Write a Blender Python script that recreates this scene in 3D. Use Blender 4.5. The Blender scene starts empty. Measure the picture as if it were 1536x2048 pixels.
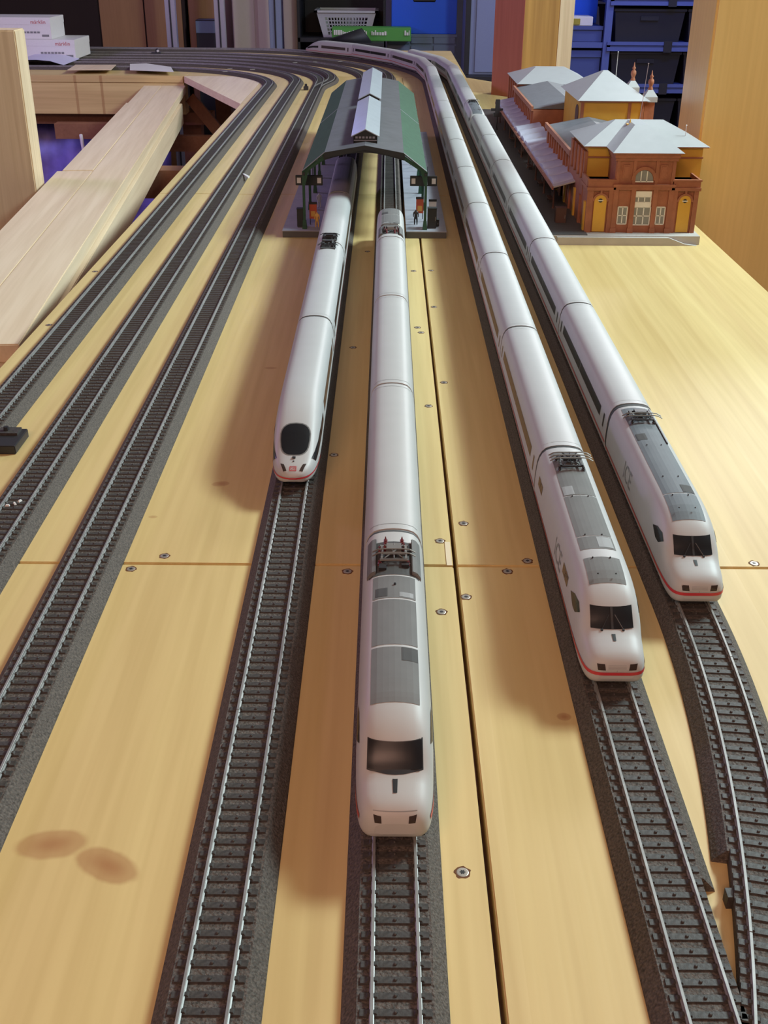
import bpy, bmesh, math, random
from math import sin, cos, pi, radians, atan2, hypot, sqrt
from mathutils import Vector, Matrix
from mathutils.bvhtree import BVHTree
random.seed(7)
S = 0.001                       # everything below is written in millimetres; table top is z = 0
sc = bpy.context.scene
col = sc.collection

# ------------------------------------------------------------------ camera
F, TH, RO, CH = 2195.59, 0.47874958, 0.00729169, 347.585
cd = bpy.data.cameras.new('camera'); cam = bpy.data.objects.new('camera', cd); col.objects.link(cam)
fw = Vector((0, cos(TH), -sin(TH))); dn0 = Vector((0, -sin(TH), -cos(TH))); rt = Vector((1, 0, 0))
cx = rt * cos(RO) - dn0 * sin(RO); dn = rt * sin(RO) + dn0 * cos(RO)
m = Matrix((cx, -dn, -fw)).transposed().to_4x4(); m.translation = Vector((0, 0, CH * S)); cam.matrix_world = m
cd.sensor_fit = 'VERTICAL'; cd.sensor_height = 24; cd.lens = F / 2048 * 24; cd.clip_start = .01; cd.clip_end = 50
sc.camera = cam

# ------------------------------------------------------------------ world, lamps, exposure
w = bpy.data.worlds.new('room_air'); sc.world = w; w.use_nodes = True
w.node_tree.nodes['Background'].inputs[0].default_value = (.30, .24, .22, 1)
w.node_tree.nodes['Background'].inputs[1].default_value = .25
sc.view_settings.view_transform = 'Standard'; sc.view_settings.look = 'None'
sc.view_settings.exposure = -.12; sc.view_settings.gamma = 1; sc.view_settings.use_curve_mapping = False

def lamp(name, loc, target, size, power, color, shape='DISK', sy=None):
    l = bpy.data.lights.new(name, 'AREA'); l.shape = shape; l.size = size; l.energy = power; l.color = color
    if sy: l.size_y = sy
    o = bpy.data.objects.new(name, l); col.objects.link(o); o.location = loc
    o.rotation_euler = (Vector(target) - Vector(loc)).to_track_quat('-Z', 'Y').to_euler()
    return o
KEY = (.74, .94, .95); FILL = (1, .57, .42)
lamp('ceiling_lamp_bulb', (1.50, 1.45, 1.42), (.1, 1.1, 0), .42, 36, KEY)
lamp('ceiling_lamp_bulb', (1.50, 1.73, 1.42), (.1, 1.1, 0), .42, 36, KEY)
lamp('warm_room_lamp', (-.35, -1.0, 1.45), (.1, 1.3, 0), 1.0, 29, FILL)
lamp('far_ceiling_lamp', (1.42, 4.15, 1.5), (.25, 1.6, 0), .6, 46, (.96, .97, 1))
lamp('blue_led_strip', (-.75, 5.1, .62), (-.5, 3.6, 0), .7, 20, (.30, .30, 1), 'RECTANGLE', .2)
lamp('violet_led_strip', (-2.0, 2.3, .85), (-.1, 2.8, 0), .8, 17, (.60, .42, 1), 'RECTANGLE', .2)
lamp('blue_shelf_led', (1.1, 4.1, .75), (1.1, 5.0, .0), .5, 5, (.10, .2, 1), 'RECTANGLE', .1)

# ------------------------------------------------------------------ materials
MATS = {}
def nmat(name):
    m = bpy.data.materials.new(name); m.use_nodes = True
    return m, m.node_tree.nodes, m.node_tree.links, m.node_tree.nodes['Principled BSDF']
def plain(name, c, rough=.5, metal=0, noise=0, nscale=200, bump=0, bscale=400, spec=.5, alpha=None):
    if name in MATS: return MATS[name]
    m, N, L, b = nmat(name)
    b.inputs['Base Color'].default_value = (*c, 1); b.inputs['Roughness'].default_value = rough
    b.inputs['Metallic'].default_value = metal; b.inputs['Specular IOR Level'].default_value = spec
    tc = N.new('ShaderNodeTexCoord')
    n = N.new('ShaderNodeTexNoise'); n.inputs['Scale'].default_value = nscale; n.inputs['Detail'].default_value = 4
    L.new(tc.outputs['Object'], n.inputs['Vector'])
    r = N.new('ShaderNodeValToRGB'); e = r.color_ramp.elements
    k = max(noise, .02)
    e[0].position = .3; e[1].position = .7
    e[0].color = (*[max(0, v * (1 - k)) for v in c], 1); e[1].color = (*[min(1, v * (1 + k)) for v in c], 1)
    L.new(n.outputs['Fac'], r.inputs[0]); L.new(r.outputs[0], b.inputs['Base Color'])
    if bump:
        n2 = N.new('ShaderNodeTexNoise'); n2.inputs['Scale'].default_value = bscale; n2.inputs['Detail'].default_value = 3
        L.new(tc.outputs['Object'], n2.inputs['Vector'])
        bp = N.new('ShaderNodeBump'); bp.inputs['Strength'].default_value = bump; bp.inputs['Distance'].default_value = .001
        L.new(n2.outputs['Fac'], bp.inputs['Height']); L.new(bp.outputs[0], b.inputs['Normal'])
    MATS[name] = m
    return m
def glass(name, c, rough=.08):
    m, N, L, b = nmat(name)
    b.inputs['Base Color'].default_value = (*c, 1); b.inputs['Roughness'].default_value = rough
    b.inputs['Specular IOR Level'].default_value = .3; MATS[name] = m
    return m
def wood(name, light, dark, axis='Y', strip=0, knots=(), rough=.55, grain=1.0, spec=.5):
    """pine: long streaks, year rings drawn out along the grain, glued strips, single knots"""
    m, N, L, b = nmat(name); b.inputs['Roughness'].default_value = rough; b.inputs['Specular IOR Level'].default_value = spec
    tc = N.new('ShaderNodeTexCoord'); mp = N.new('ShaderNodeMapping'); L.new(tc.outputs['Object'], mp.inputs[0])
    sc_ = {'Y': (34, 1.1, 34), 'X': (1.1, 34, 34), 'Z': (34, 34, 1.1)}[axis]
    mp.inputs['Scale'].default_value = sc_
    n1 = N.new('ShaderNodeTexNoise'); n1.inputs['Scale'].default_value = 1; n1.inputs['Detail'].default_value = 5; n1.inputs['Distortion'].default_value = .6
    L.new(mp.outputs[0], n1.inputs['Vector'])
    r1 = N.new('ShaderNodeValToRGB'); e = r1.color_ramp.elements
    e[0].position = .25; e[0].color = (*light, 1); e[1].position = .85; e[1].color = (*[l * (1 - grain * .45) + d * grain * .45 for l, d in zip(light, dark)], 1)
    L.new(n1.outputs['Fac'], r1.inputs[0])
    out = r1.outputs[0]
    mp2 = N.new('ShaderNodeMapping'); L.new(tc.outputs['Object'], mp2.inputs[0])
    mp2.inputs['Scale'].default_value = tuple(v * 4.5 for v in sc_)
    n2 = N.new('ShaderNodeTexNoise'); n2.inputs['Scale'].default_value = 1; n2.inputs['Detail'].default_value = 2
    L.new(mp2.outputs[0], n2.inputs['Vector'])
    r2 = N.new('ShaderNodeValToRGB'); e = r2.color_ramp.elements
    e[0].position = .35; e[0].color = (.90, .88, .84, 1); e[1].position = .62; e[1].color = (1, 1, 1, 1)
    L.new(n2.outputs['Fac'], r2.inputs[0])
    mx = N.new('ShaderNodeMix'); mx.data_type = 'RGBA'; mx.blend_type = 'MULTIPLY'; mx.inputs[0].default_value = grain
    L.new(out, mx.inputs[6]); L.new(r2.outputs[0], mx.inputs[7]); out = mx.outputs[2]
    if strip:
        sp = N.new('ShaderNodeSeparateXYZ'); L.new(tc.outputs['Object'], sp.inputs[0])
        ma = N.new('ShaderNodeMath'); ma.operation = 'MULTIPLY'; ma.inputs[1].default_value = 1 / strip
        L.new(sp.outputs['Y' if axis == 'X' else 'X'], ma.inputs[0])
        fl = N.new('ShaderNodeMath'); fl.operation = 'FLOOR'; L.new(ma.outputs[0], fl.inputs[0])
        wn = N.new('ShaderNodeTexWhiteNoise'); wn.noise_dimensions = '1D'; L.new(fl.outputs[0], wn.inputs['W'])
        r3 = N.new('ShaderNodeValToRGB'); e = r3.color_ramp.elements
        e[0].color = (.93, .90, .84, 1); e[1].color = (1, 1, 1, 1)
        L.new(wn.outputs['Value'], r3.inputs[0])
        m3 = N.new('ShaderNodeMix'); m3.data_type = 'RGBA'; m3.blend_type = 'MULTIPLY'; m3.inputs[0].default_value = 1
        L.new(out, m3.inputs[6]); L.new(r3.outputs[0], m3.inputs[7]); out = m3.outputs[2]
    nw = None
    for (kx, ky, ka, kb, rot, st) in knots:           # mm: centre, half axes, turn, strength
        if nw is None:
            nw = N.new('ShaderNodeTexNoise'); nw.inputs['Scale'].default_value = 90; L.new(tc.outputs['Object'], nw.inputs['Vector'])
        k1 = N.new('ShaderNodeMapping'); k1.vector_type = 'TEXTURE'
        k1.inputs['Location'].default_value = (kx * S, ky * S, 0); k1.inputs['Rotation'].default_value = (0, 0, rot)
        k1.inputs['Scale'].default_value = (ka * S, kb * S, 1)
        L.new(tc.outputs['Object'], k1.inputs[0])
        fz = N.new('ShaderNodeVectorMath'); fz.operation = 'MULTIPLY'; fz.inputs[1].default_value = (1, 1, 0); L.new(k1.outputs[0], fz.inputs[0])
        ln = N.new('ShaderNodeVectorMath'); ln.operation = 'LENGTH'; L.new(fz.outputs[0], ln.inputs[0])
        ad = N.new('ShaderNodeMath'); ad.operation = 'MULTIPLY_ADD'; ad.inputs[1].default_value = .35; L.new(nw.outputs['Fac'], ad.inputs[0]); L.new(ln.outputs['Value'], ad.inputs[2])
        rr = N.new('ShaderNodeValToRGB'); rr.color_ramp.interpolation = 'EASE'
        e = rr.color_ramp.elements
        e[0].position = .15; e[0].color = (.95 * st, .95 * st, .95 * st, 1)
        e[1].position = .98; e[1].color = (0, 0, 0, 1)
        x = e.new(.74); x.color = (.62 * st, .62 * st, .62 * st, 1)
        hf = N.new('ShaderNodeMath'); hf.operation = 'MULTIPLY'; hf.inputs[1].default_value = .72; L.new(ad.outputs[0], hf.inputs[0])
        L.new(hf.outputs[0], rr.inputs[0])
        mk = N.new('ShaderNodeMix'); mk.data_type = 'RGBA'
        L.new(rr.outputs[0], mk.inputs[0]); L.new(out, mk.inputs[6]); mk.inputs[7].default_value = (*dark, 1); out = mk.outputs[2]
    L.new(out, b.inputs['Base Color'])
    bp = N.new('ShaderNodeBump'); bp.inputs['Strength'].default_value = .12; bp.inputs['Distance'].default_value = .001
    L.new(n2.outputs['Fac'], bp.inputs['Height']); L.new(bp.outputs[0], b.inputs['Normal'])
    MATS[name] = m
    return m

KN = [(-143, 355, 15, 8.5, .1, .95), (-116, 343, 15, 8, -.5, 1), (-118, 712, 6, 4, .2, .8), (92, 446, 3.5, 3, 0, .9),
      (-62, 870, 9, 5, .3, .5), (-105, 955, 6, 3, 0, .6), (128, 640, 3, 4, 0, .5), (-157, 660, 3, 2, 0, .6), (150, 330, 10, 14, 0, .25)]
wood('pine_board', (.72, .565, .265), (.36, .17, .065), 'Y', .055, KN, rough=.48, grain=.8, spec=.40)
wood('pine_board_x', (.72, .565, .265), (.36, .17, .065), 'X', .06, [(-900, 3450, 8, 4, 0, .8)])
wood('pine_pale', (.80, .66, .47), (.40, .20, .08), 'Y', 0, [(-470, 1500, 6, 3, 0, .5)], grain=.7)
wood('pine_beam_x', (.72, .53, .24), (.32, .14, .05), 'X', 0, [(-830, 3380, 5, 30, 0, .9), (-905, 3380, 5, 30, 0, .8)])
wood('pine_post', (.84, .68, .46), (.30, .12, .05), 'Z', 0, [])
wood('red_brown_wood', (.30, .13, .07), (.10, .03, .02), 'Y')
wood('tan_post', (.92, .63, .23), (.70, .44, .14), 'Z', 0, (), .35, .5)
wood('rough_log', (.55, .30, .08), (.22, .09, .02), 'Z', 0, (), .7, 2.0)
wood('red_log', (.42, .13, .07), (.25, .06, .03), 'Z', 0, (), .45, .8)
wood('brown_panel', (.40, .205, .085), (.26, .12, .05), 'Z', 0, (), .5, .6)
plain('ballast', (.088, .072, .062), .75, 0, .55, 900, .9, 700, .35)
plain('sleeper_black', (.050, .044, .040), .55, 0, .3, 600, .2, 500, .4)
plain('rail_steel', (.30, .29, .28), .48, .45, .18, 120)
plain('train_white', (.45, .445, .445), .48, 0, .01, 50, spec=.35)
plain('train_cream', (.46, .45, .44), .48, 0, .01, 50, spec=.35)
plain('train_grey_roof', (.165, .162, .158), .7, 0, .05, 80, spec=.2)
plain('train_slate_roof', (.13, .145, .16), .6, 0, .06, 80, spec=.3)
plain('train_dark_panel', (.075, .073, .072), .7, 0, .05, 80, spec=.2)
plain('train_light_panel', (.26, .26, .26), .6)
plain('stripe_red', (.50, .035, .05), .4)
plain('bellows', (.035, .035, .033), .7)
plain('underframe', (.03, .028, .028), .6)
plain('panto_black', (.025, .024, .026), .45)
plain('panto_grey', (.28, .26, .24), .4, .5)
plain('insulator_red', (.16, .03, .035), .4)
plain('lettering_grey', (.22, .225, .23), .5)
glass('window_black', (.014, .014, .016), .3); glass('window_brown', (.07, .055, .05), .15); glass('lamp_glass', (.05, .035, .03), .12)
plain('hall_green', (.030, .085, .048), .85, 0, .15, 120)
plain('hall_dark', (.018, .022, .022), .55)
plain('hall_grey', (.10, .10, .11), .6, 0, .12, 60)
plain('hall_skylight', (.40, .43, .46), .3, 0, .06, 60)
plain('platform_grey', (.30, .31, .36), .6, 0, .08, 60)
plain('platform_edge', (.085, .085, .085), .6)
plain('sign_white', (.62, .64, .62), .5)
plain('poster_red', (.45, .09, .04), .5); plain('poster_yellow', (.60, .36, .08), .5)
plain('brick_red', (.34, .122, .060), .65, 0, .12, 90, .25, 500)
plain('stucco_yellow', (.66, .37, .045), .6, 0, .05, 60)
plain('roof_pale', (.41, .42, .435), .32, 0, .03, 60)
plain('roof_slate', (.15, .155, .175), .55, 0, .1, 80)
plain('station_base', (.44, .42, .40), .6, 0, .06, 50)
plain('canopy_grey', (.46, .47, .56), .45, 0, .06, 80)
plain('station_brown', (.10, .045, .03), .6)
plain('frame_white', (.80, .78, .70), .5)
plain('pane_grey', (.24, .24, .23), .2)
plain('carton_white', (.74, .72, .70), .45)
plain('print_red', (.50, .06, .06), .5); plain('print_grey', (.20, .20, .20), .5)
plain('paper_violet', (.62, .60, .78), .5)
plain('wall_plaster', (.30, .27, .25), .8, 0, .05, 4); plain('floor_concrete', (.16, .10, .085), .8, 0, .15, 6)
plain('ceiling_white', (.45, .42, .40), .8)
plain('crate_blue', (.008, .13, .85), .4); plain('drawer_blue_grey', (.16, .22, .30), .5); plain('basket_white', (.60, .60, .57), .5)
plain('carton_green', (.085, .34, .06), .5); plain('bag_black', (.02, .02, .022), .6)
plain('steel_upright', (.55, .56, .66), .35, .6); plain('door_beige', (.55, .46, .38), .6); plain('column_blue_grey', (.24, .28, .40), .6)
plain('dark_void', (.03, .016, .014), .9); plain('shelf_metal', (.10, .14, .36), .45); plain('bin_black', (.022, .022, .028), .5)
plain('sheet_blue', (.20, .17, .62), .4, 0, .35, 14)
plain('screw_steel', (.52, .46, .40), .4, .7); plain('screw_hole', (.13, .05, .015), .9)
plain('box_blue', (.07, .10, .27), .5)
plain('yellow_box', (.45, .36, .04), .5)

# ------------------------------------------------------------------ mesh helpers (millimetres)
class MB:
    def __init__(s): s.v = []; s.f = []
    def box(s, x0, x1, y0, y1, z0, z1):
        i = len(s.v)
        s.v += [(x0, y0, z0), (x1, y0, z0), (x1, y1, z0), (x0, y1, z0), (x0, y0, z1), (x1, y0, z1), (x1, y1, z1), (x0, y1, z1)]
        s.f += [tuple(i + k for k in q) for q in ((3, 2, 1, 0), (4, 5, 6, 7), (0, 1, 5, 4), (1, 2, 6, 5), (2, 3, 7, 6), (3, 0, 4, 7))]
        return s
    def frustum(s, b, t):     # two rectangles (x0,x1,y0,y1,z)
        i = len(s.v)
        for x0, x1, y0, y1, z in (b, t): s.v += [(x0, y0, z), (x1, y0, z), (x1, y1, z), (x0, y1, z)]
        s.f += [tuple(i + k for k in q) for q in ((3, 2, 1, 0), (4, 5, 6, 7), (0, 1, 5, 4), (1, 2, 6, 5), (2, 3, 7, 6), (3, 0, 4, 7))]
        return s
    def poly(s, pts): i = len(s.v); s.v += [tuple(p) for p in pts]; s.f.append(tuple(range(i, i + len(pts)))); return s
    def prism(s, pts, axis, a, b):   # 2-D outline extruded along an axis; outline is in the two other axes in xyz order
        n = len(pts); i = len(s.v)
        for t in (a, b):
            for p, q in pts: s.v.append({'X': (t, p, q), 'Y': (p, t, q), 'Z': (p, q, t)}[axis])
        s.f += [tuple(range(i + n - 1, i - 1, -1)), tuple(range(i + n, i + 2 * n))]
        s.f += [(i + k, i + (k + 1) % n, i + n + (k + 1) % n, i + n + k) for k in range(n)]
        return s
    def bar(s, a, b, r, n=6, r2=None):
        a = Vector(a); b = Vector(b); d = (b - a).normalized(); r2 = r if r2 is None else r2
        u = d.orthogonal().normalized(); w = d.cross(u); i = len(s.v)
        for p, rr in ((a, r), (b, r2)):
            for k in range(n): t = 2 * pi * (k + .5) / n; s.v.append(tuple(p + (u * cos(t) + w * sin(t)) * rr))
        s.f += [tuple(range(i + n - 1, i - 1, -1)), tuple(range(i + n, i + 2 * n))]
        s.f += [(i + k, i + (k + 1) % n, i + n + (k + 1) % n, i + n + k) for k in range(n)]
        return s
    def tube(s, pts, r, n=6):
        for a, b in zip(pts, pts[1:]): s.bar(a, b, r, n)
        return s
    def lathe(s, prof, c, n=12):
        i = len(s.v); k = len(prof)
        for r, z in prof:
            for j in range(n): t = 2 * pi * j / n; s.v.append((c[0] + r * cos(t), c[1] + r * sin(t), c[2] + z))
        for a in range(k - 1):
            for j in range(n): s.f.append((i + a * n + j, i + a * n + (j + 1) % n, i + (a + 1) * n + (j + 1) % n, i + (a + 1) * n + j))
        s.f += [tuple(i + j for j in range(n - 1, -1, -1)), tuple(i + (k - 1) * n + j for j in range(n))]
        return s
    def grid(s, rows):
        i = len(s.v); n = len(rows[0])
        for r in rows: s.v += [tuple(p) for p in r]
        for a in range(len(rows) - 1):
            for b in range(n - 1): s.f.append((i + a * n + b, i + a * n + b + 1, i + (a + 1) * n + b + 1, i + (a + 1) * n + b))
        return s
    def moved(s, loc, rz=0):
        c, q = cos(rz), sin(rz); s.v = [(x * c - y * q + loc[0], x * q + y * c + loc[1], z + loc[2]) for x, y, z in s.v]; return s
    def add(s, o): i = len(s.v); s.v += o.v; s.f += [tuple(i + k for k in f) for f in o.f]; return s
    def build(s, name, mat, parent=None, smooth=False, bevel=0, fix=True):
        me = bpy.data.meshes.new(name); me.from_pydata([(x * S, y * S, z * S) for x, y, z in s.v], [], s.f)
        if fix or bevel:
            bm = bmesh.new(); bm.from_mesh(me)
            if bevel: bmesh.ops.bevel(bm, geom=bm.edges[:], offset=bevel * S, segments=2, affect='EDGES', clamp_overlap=True)
            if fix: bmesh.ops.recalc_face_normals(bm, faces=bm.faces[:])
            bm.to_mesh(me); bm.free()
        if smooth: me.polygons.foreach_set('use_smooth', [True] * len(me.polygons))
        me.materials.append(MATS[mat]); o = bpy.data.objects.new(name, me); col.objects.link(o)
        if parent: o.parent = parent
        return o
def tag(o, label=None, cat=None, group=None, kind=None):
    if label: o['label'] = label
    if cat: o['category'] = cat
    if group: o['group'] = group
    if kind: o['kind'] = kind
    return o
def thing(name, label, cat, loc=(0, 0, 0), rz=0, group=None):
    o = bpy.data.objects.new(name, None); col.objects.link(o); o.empty_display_size = .01
    o.location = Vector(loc) * S; o.rotation_euler = (0, 0, rz)
    return tag(o, label, cat, group)
KIDS = {}
def kids(o): return [c for c in bpy.data.objects if c.parent == o]
def copy_tree(o, parent=None):
    c = o.copy(); col.objects.link(c); c.parent = parent
    for k in TREE.setdefault(o.name, kids(o)): copy_tree(k, c)
    return c
TREE = {}
def single(name, mb, mat, label, cat, loc=(0, 0, 0), rz=0, group=None, smooth=False, bevel=0):
    o = mb.build(name, mat, None, smooth, bevel); o.location = Vector(loc) * S; o.rotation_euler = (0, 0, rz)
    return tag(o, label, cat, group)
def text_geo(txt, size):
    cu = bpy.data.curves.new('lettering', 'FONT'); cu.body = txt; cu.size = size; cu.align_x = 'CENTER'; cu.align_y = 'CENTER'; cu.resolution_u = 3
    o = bpy.data.objects.new('lettering', cu); col.objects.link(o)
    me = o.to_mesh(); v = [tuple(p.co) for p in me.vertices]; f = [tuple(p.vertices) for p in me.polygons]
    o.to_mesh_clear(); bpy.data.objects.remove(o); bpy.data.curves.remove(cu)
    return v, f

# ------------------------------------------------------------------ the room
def struct(name, mb, mat, **k): return tag(mb.build(name, mat, None, **k), kind='structure')
FZ = -850
struct('floor', MB().box(-2700, 2100, -1900, 6300, FZ - 40, FZ), 'floor_concrete')
struct('ceiling', MB().box(-2700, 2100, -1900, 6300, 1620, 1660), 'ceiling_white')
struct('wall_back', MB().box(-2700, 2100, 6260, 6300, FZ, 1620), 'wall_plaster')
struct('wall_left', MB().box(-2700, -2660, -1900, 6260, FZ, 1620), 'wall_plaster')
struct('wall_right', MB().box(2060, 2100, -1900, 6260, FZ, 1620), 'wall_plaster')
struct('wall_front', MB().box(-2660, 2060, -1900, -1860, FZ, 1620), 'wall_plaster')

# ------------------------------------------------------------------ the layout table
T = thing('layout_table', 'large pine layout table carrying the tracks and trains', 'table', (0, 0, FZ))
def tpart(name, mb, mat, **k):
    o = mb.build(name, mat, T, **k); o.location = (0, 0, -FZ * S); return o
TH_ = -18
def board(x0, x1, y0, y1, z=0, mat='pine_board'): return tpart('board', MB().box(x0, x1, y0, y1, z + TH_, z), mat, bevel=.6)
G = 1.0
bA = board(-352, 45 - 1.2, -60, 597 - G); bB = board(45 + 1.2, 432, -60, 597 - G)
bC = board(-352, 45 - 1.2, 597 + G, 1735 - .5); bD = board(45 + 1.2, 432, 597 + G, 1735 - .5)
bE = board(-352, 45 - 1, 1735 + .5, 2798); bF = board(45 + 1, 432, 1735 + .5, 3085)
bG = board(-352, 44, 2799, 3404)
bH = tpart('board', MB().prism([(45, 3086), (432, 3086), (432, 3100), (236, 3404), (45, 3404)], 'Z', TH_, 0), 'pine_board')
bI = board(-1750, -585, 3405, 4296, 0, 'pine_board_x'); bJ = board(-584, 230, 3405, 4296, 0, 'pine_board_x')
tpart('gusset_board', MB().prism([(-353, 2799), (-353, 3404), (-590, 3404)], 'Z', TH_, -.2), 'pine_pale')
# frame under the boards
fr = 'red_brown_wood'
tpart('side_rail', MB().box(-340, -300, 0, 3400, -110, -18), fr); tpart('side_rail', MB().box(385, 425, 0, 3080, -110, -18), fr)
for y in (60, 620, 1760, 2780): tpart('cross_rail', MB().box(-300, 385, y, y + 40, -108, -18), fr)
tpart('edge_beam', MB().box(-1750, -590, 3400, 3460, -106, -18.2), 'pine_beam_x')
tpart('edge_lath', MB().box(-1750, -592, 3397, 3404.5, -17.8, -.2), 'pine_beam_x')
tpart('lower_beam', MB().box(-1750, -520, 3440, 3500, -140, -106.2), 'red_brown_wood')
for (x, y) in ((-335, 700), (-335, 1900), (-335, 2900), (385, 80), (385, 1600), (385, 2900), (-1600, 3470), (-620, 3500), (-620, 4200), (-1600, 4200), (150, 4200), (-335, 60)):
    tpart('leg', MB().box(x, x + 55, y, y + 55, FZ, -18 if x > -400 and y < 3300 else -106), fr)
tpart('leg_shelf', MB().box(-280, 385, 1000, 2850, -560, -540), 'red_brown_wood')
tpart('brace', MB().bar((-570, 3420, -70), (-345, 2940, -190), 22, 4), fr)
tpart('brace', MB().box(-590, -340, 3090, 3120, -160, -120), fr)

# screws: countersunk star-socket heads in splintered holes
scr = [(329, 1112), (262, 1138), (695, 1143), (927, 1047), (880, 1082), (932, 1194), (883, 1224), (925, 1745), (1015, 1143), (1055, 1122), (1508, 1127),
       (888, 765), (868, 614), (835, 655), (842, 665), (706, 695), (668, 910), (98, 650), (190, 543), (857, 812), (827, 542), (862, 541), (735, 503)]
def U(x, y, z=0):
    u = (x - 768) / F; v = (y - 1024) / F; c, s = cos(RO), sin(RO); u, v = c * u + s * v, -s * u + c * v
    d = (u, cos(TH) - v * sin(TH), -sin(TH) - v * cos(TH)); t = (z - CH) / d[2]
    return d[0] * t, d[1] * t
rim = MB().lathe([(4.3, 0), (4.2, .10), (3.5, .14), (3.3, .05)], (0, 0, 0), 18)
rim.v = [(x * (1 + .10 * sin(7 * atan2(y, x)) + .06 * cos(3 * atan2(y, x))), y * (1 + .12 * cos(5 * atan2(y, x))), z) for x, y, z in rim.v]
head = MB().lathe([(3.2, 0), (3.2, .16), (2.9, .30), (2.2, .34)], (0, 0, 0), 18)
star = MB(); pts = []
for k in range(12):
    r = 1.75 if k % 2 == 0 else 1.05; pts.append((r * cos(k * pi / 6 + .3), r * sin(k * pi / 6 + .3)))
star.prism(pts, 'Z', .30, .40)
proto = None
for i, (px, py) in enumerate(scr):
    X, Y = U(px, py)
    if proto is None:
        o = head.build('screw', 'screw_steel', T); r_ = rim.build('hole_rim', 'screw_hole', o); s_ = star.build('star_socket', 'panto_black', o); proto = (o, r_, s_)
    else:
        o = proto[0].copy(); col.objects.link(o)
        for q in proto[1:]: c = q.copy(); col.objects.link(c); c.parent = o
    o.location = Vector((X, Y, -FZ + .02)) * S; o.rotation_euler = (0, 0, i * 1.3); o.scale = (.82, .82, .82)
single('white_filler_strip', MB().box(-1.6, 1.8, 0, 30, 0, .5), 'pine_pale', 'thin white filler strip in the board gap beside the seam', 'strip', (41.3, 597, 0))

# ------------------------------------------------------------------ tracks
def arc_path(segs, start, heading=pi / 2, step=12):
    """segs: ('L', length) or ('A', radius, degrees; + turns left)"""
    x, y, h = start[0], start[1], heading; P = [(x, y, h)]
    for sg in segs:
        if sg[0] == 'L':
            x += cos(h) * sg[1]; y += sin(h) * sg[1]; P.append((x, y, h))
        else:
            R, a = sg[1], radians(sg[2]); n = max(2, int(abs(R * a) / 18)); sgn = 1 if a > 0 else -1
            cxx, cyy = x - sgn * R * sin(h), y + sgn * R * cos(h)
            for k in range(1, n + 1):
                hh = h + a * k / n; P.append((cxx + sgn * R * sin(hh), cyy - sgn * R * cos(hh), hh))
            x, y, h = P[-1]
    return P
def cum(P):
    D = [0]
    for a, b in zip(P, P[1:]): D.append(D[-1] + hypot(b[0] - a[0], b[1] - a[1]))
    return D
def at(P, D, s):
    s = min(max(s, 0), D[-1] - 1e-6)
    lo = 0
    import bisect
    i = max(0, bisect.bisect_right(D, s) - 1); i = min(i, len(P) - 2)
    t = (s - D[i]) / max(1e-9, D[i + 1] - D[i]); a, b = P[i], P[i + 1]
    return a[0] + (b[0] - a[0]) * t, a[1] + (b[1] - a[1]) * t, a[2] + (b[2] - a[2]) * t
def sub(P, D, s0, s1):
    r = [at(P, D, s0)] + [p for p, d in zip(P, D) if s0 + 1e-3 < d < s1 - 1e-3] + [at(P, D, s1)]
    return r
def sweep(prof, P, closed=True):
    mb = MB(); n = len(prof)
    for (x, y, h) in P:
        nx, ny = sin(h), -cos(h)
        for (o, z) in prof: mb.v.append((x + nx * o, y + ny * o, z))
    for i in range(len(P) - 1):
        for k in range(n if closed else n - 1):
            mb.f.append((i * n + k, i * n + (k + 1) % n, (i + 1) * n + (k + 1) % n, (i + 1) * n + k))
    if closed: mb.f += [tuple(range(n - 1, -1, -1)), tuple(range((len(P) - 1) * n, len(P) * n))]
    return mb
BED = [(-20, 0), (20, 0), (19.6, 1.2), (14.2, 7.4), (-14.2, 7.4), (-19.6, 1.2)]
BED_L = [(-20, 0), (13.2, 0), (13.2, 7.4), (-14.2, 7.4), (-19.6, 1.2)]      # straight-cut right side (turnout)
BED_R = [(-13.2, 0), (20, 0), (19.6, 1.2), (14.2, 7.4), (-13.2, 7.4)]
def rail_prof(c): return [(c - .95, 8.0), (c + .95, 8.0), (c + .9, 8.45), (c + .32, 8.7), (c + .32, 9.7), (c + .62, 9.85), (c + .62, 10.4), (c + .5, 10.5), (c - .5, 10.5), (c - .62, 10.4), (c - .62, 9.85), (c - .32, 9.7), (c - .32, 8.7), (c - .9, 8.45)]
def tie_mb(full):
    mb = MB()
    if full:
        mb.frustum((-13.2, 13.2, -1.75, 1.75, 7.2), (-13.0, 13.0, -1.45, 1.45, 8.15))
        for c in (-8.65, 8.65):
            for q in (-1, 1): mb.frustum((c + q * 1.45 - .75, c + q * 1.45 + .75, -1.1, 1.1, 8.1), (c + q * 1.2 - .45, c + q * 1.2 + .45, -.8, .8, 8.85))
        mb.lathe([(.75, 0), (.7, .5), (.4, .8)], (0, 0, 8.1), 6)
    else:
        i = len(mb.v); mb.v += [(-13.2, -1.7, 7.3), (13.2, -1.7, 7.3), (13.2, 1.7, 7.3), (-13.2, 1.7, 7.3), (-13, -1.4, 8.1), (13, -1.4, 8.1), (13, 1.4, 8.1), (-13, 1.4, 8.1)]
        mb.f += [(4, 5, 6, 7), (0, 1, 5, 4), (1, 2, 6, 5), (2, 3, 7, 6), (3, 0, 4, 7)]
    return mb
TIE = None
PITCH, SEC = 6.974, 188.3
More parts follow.
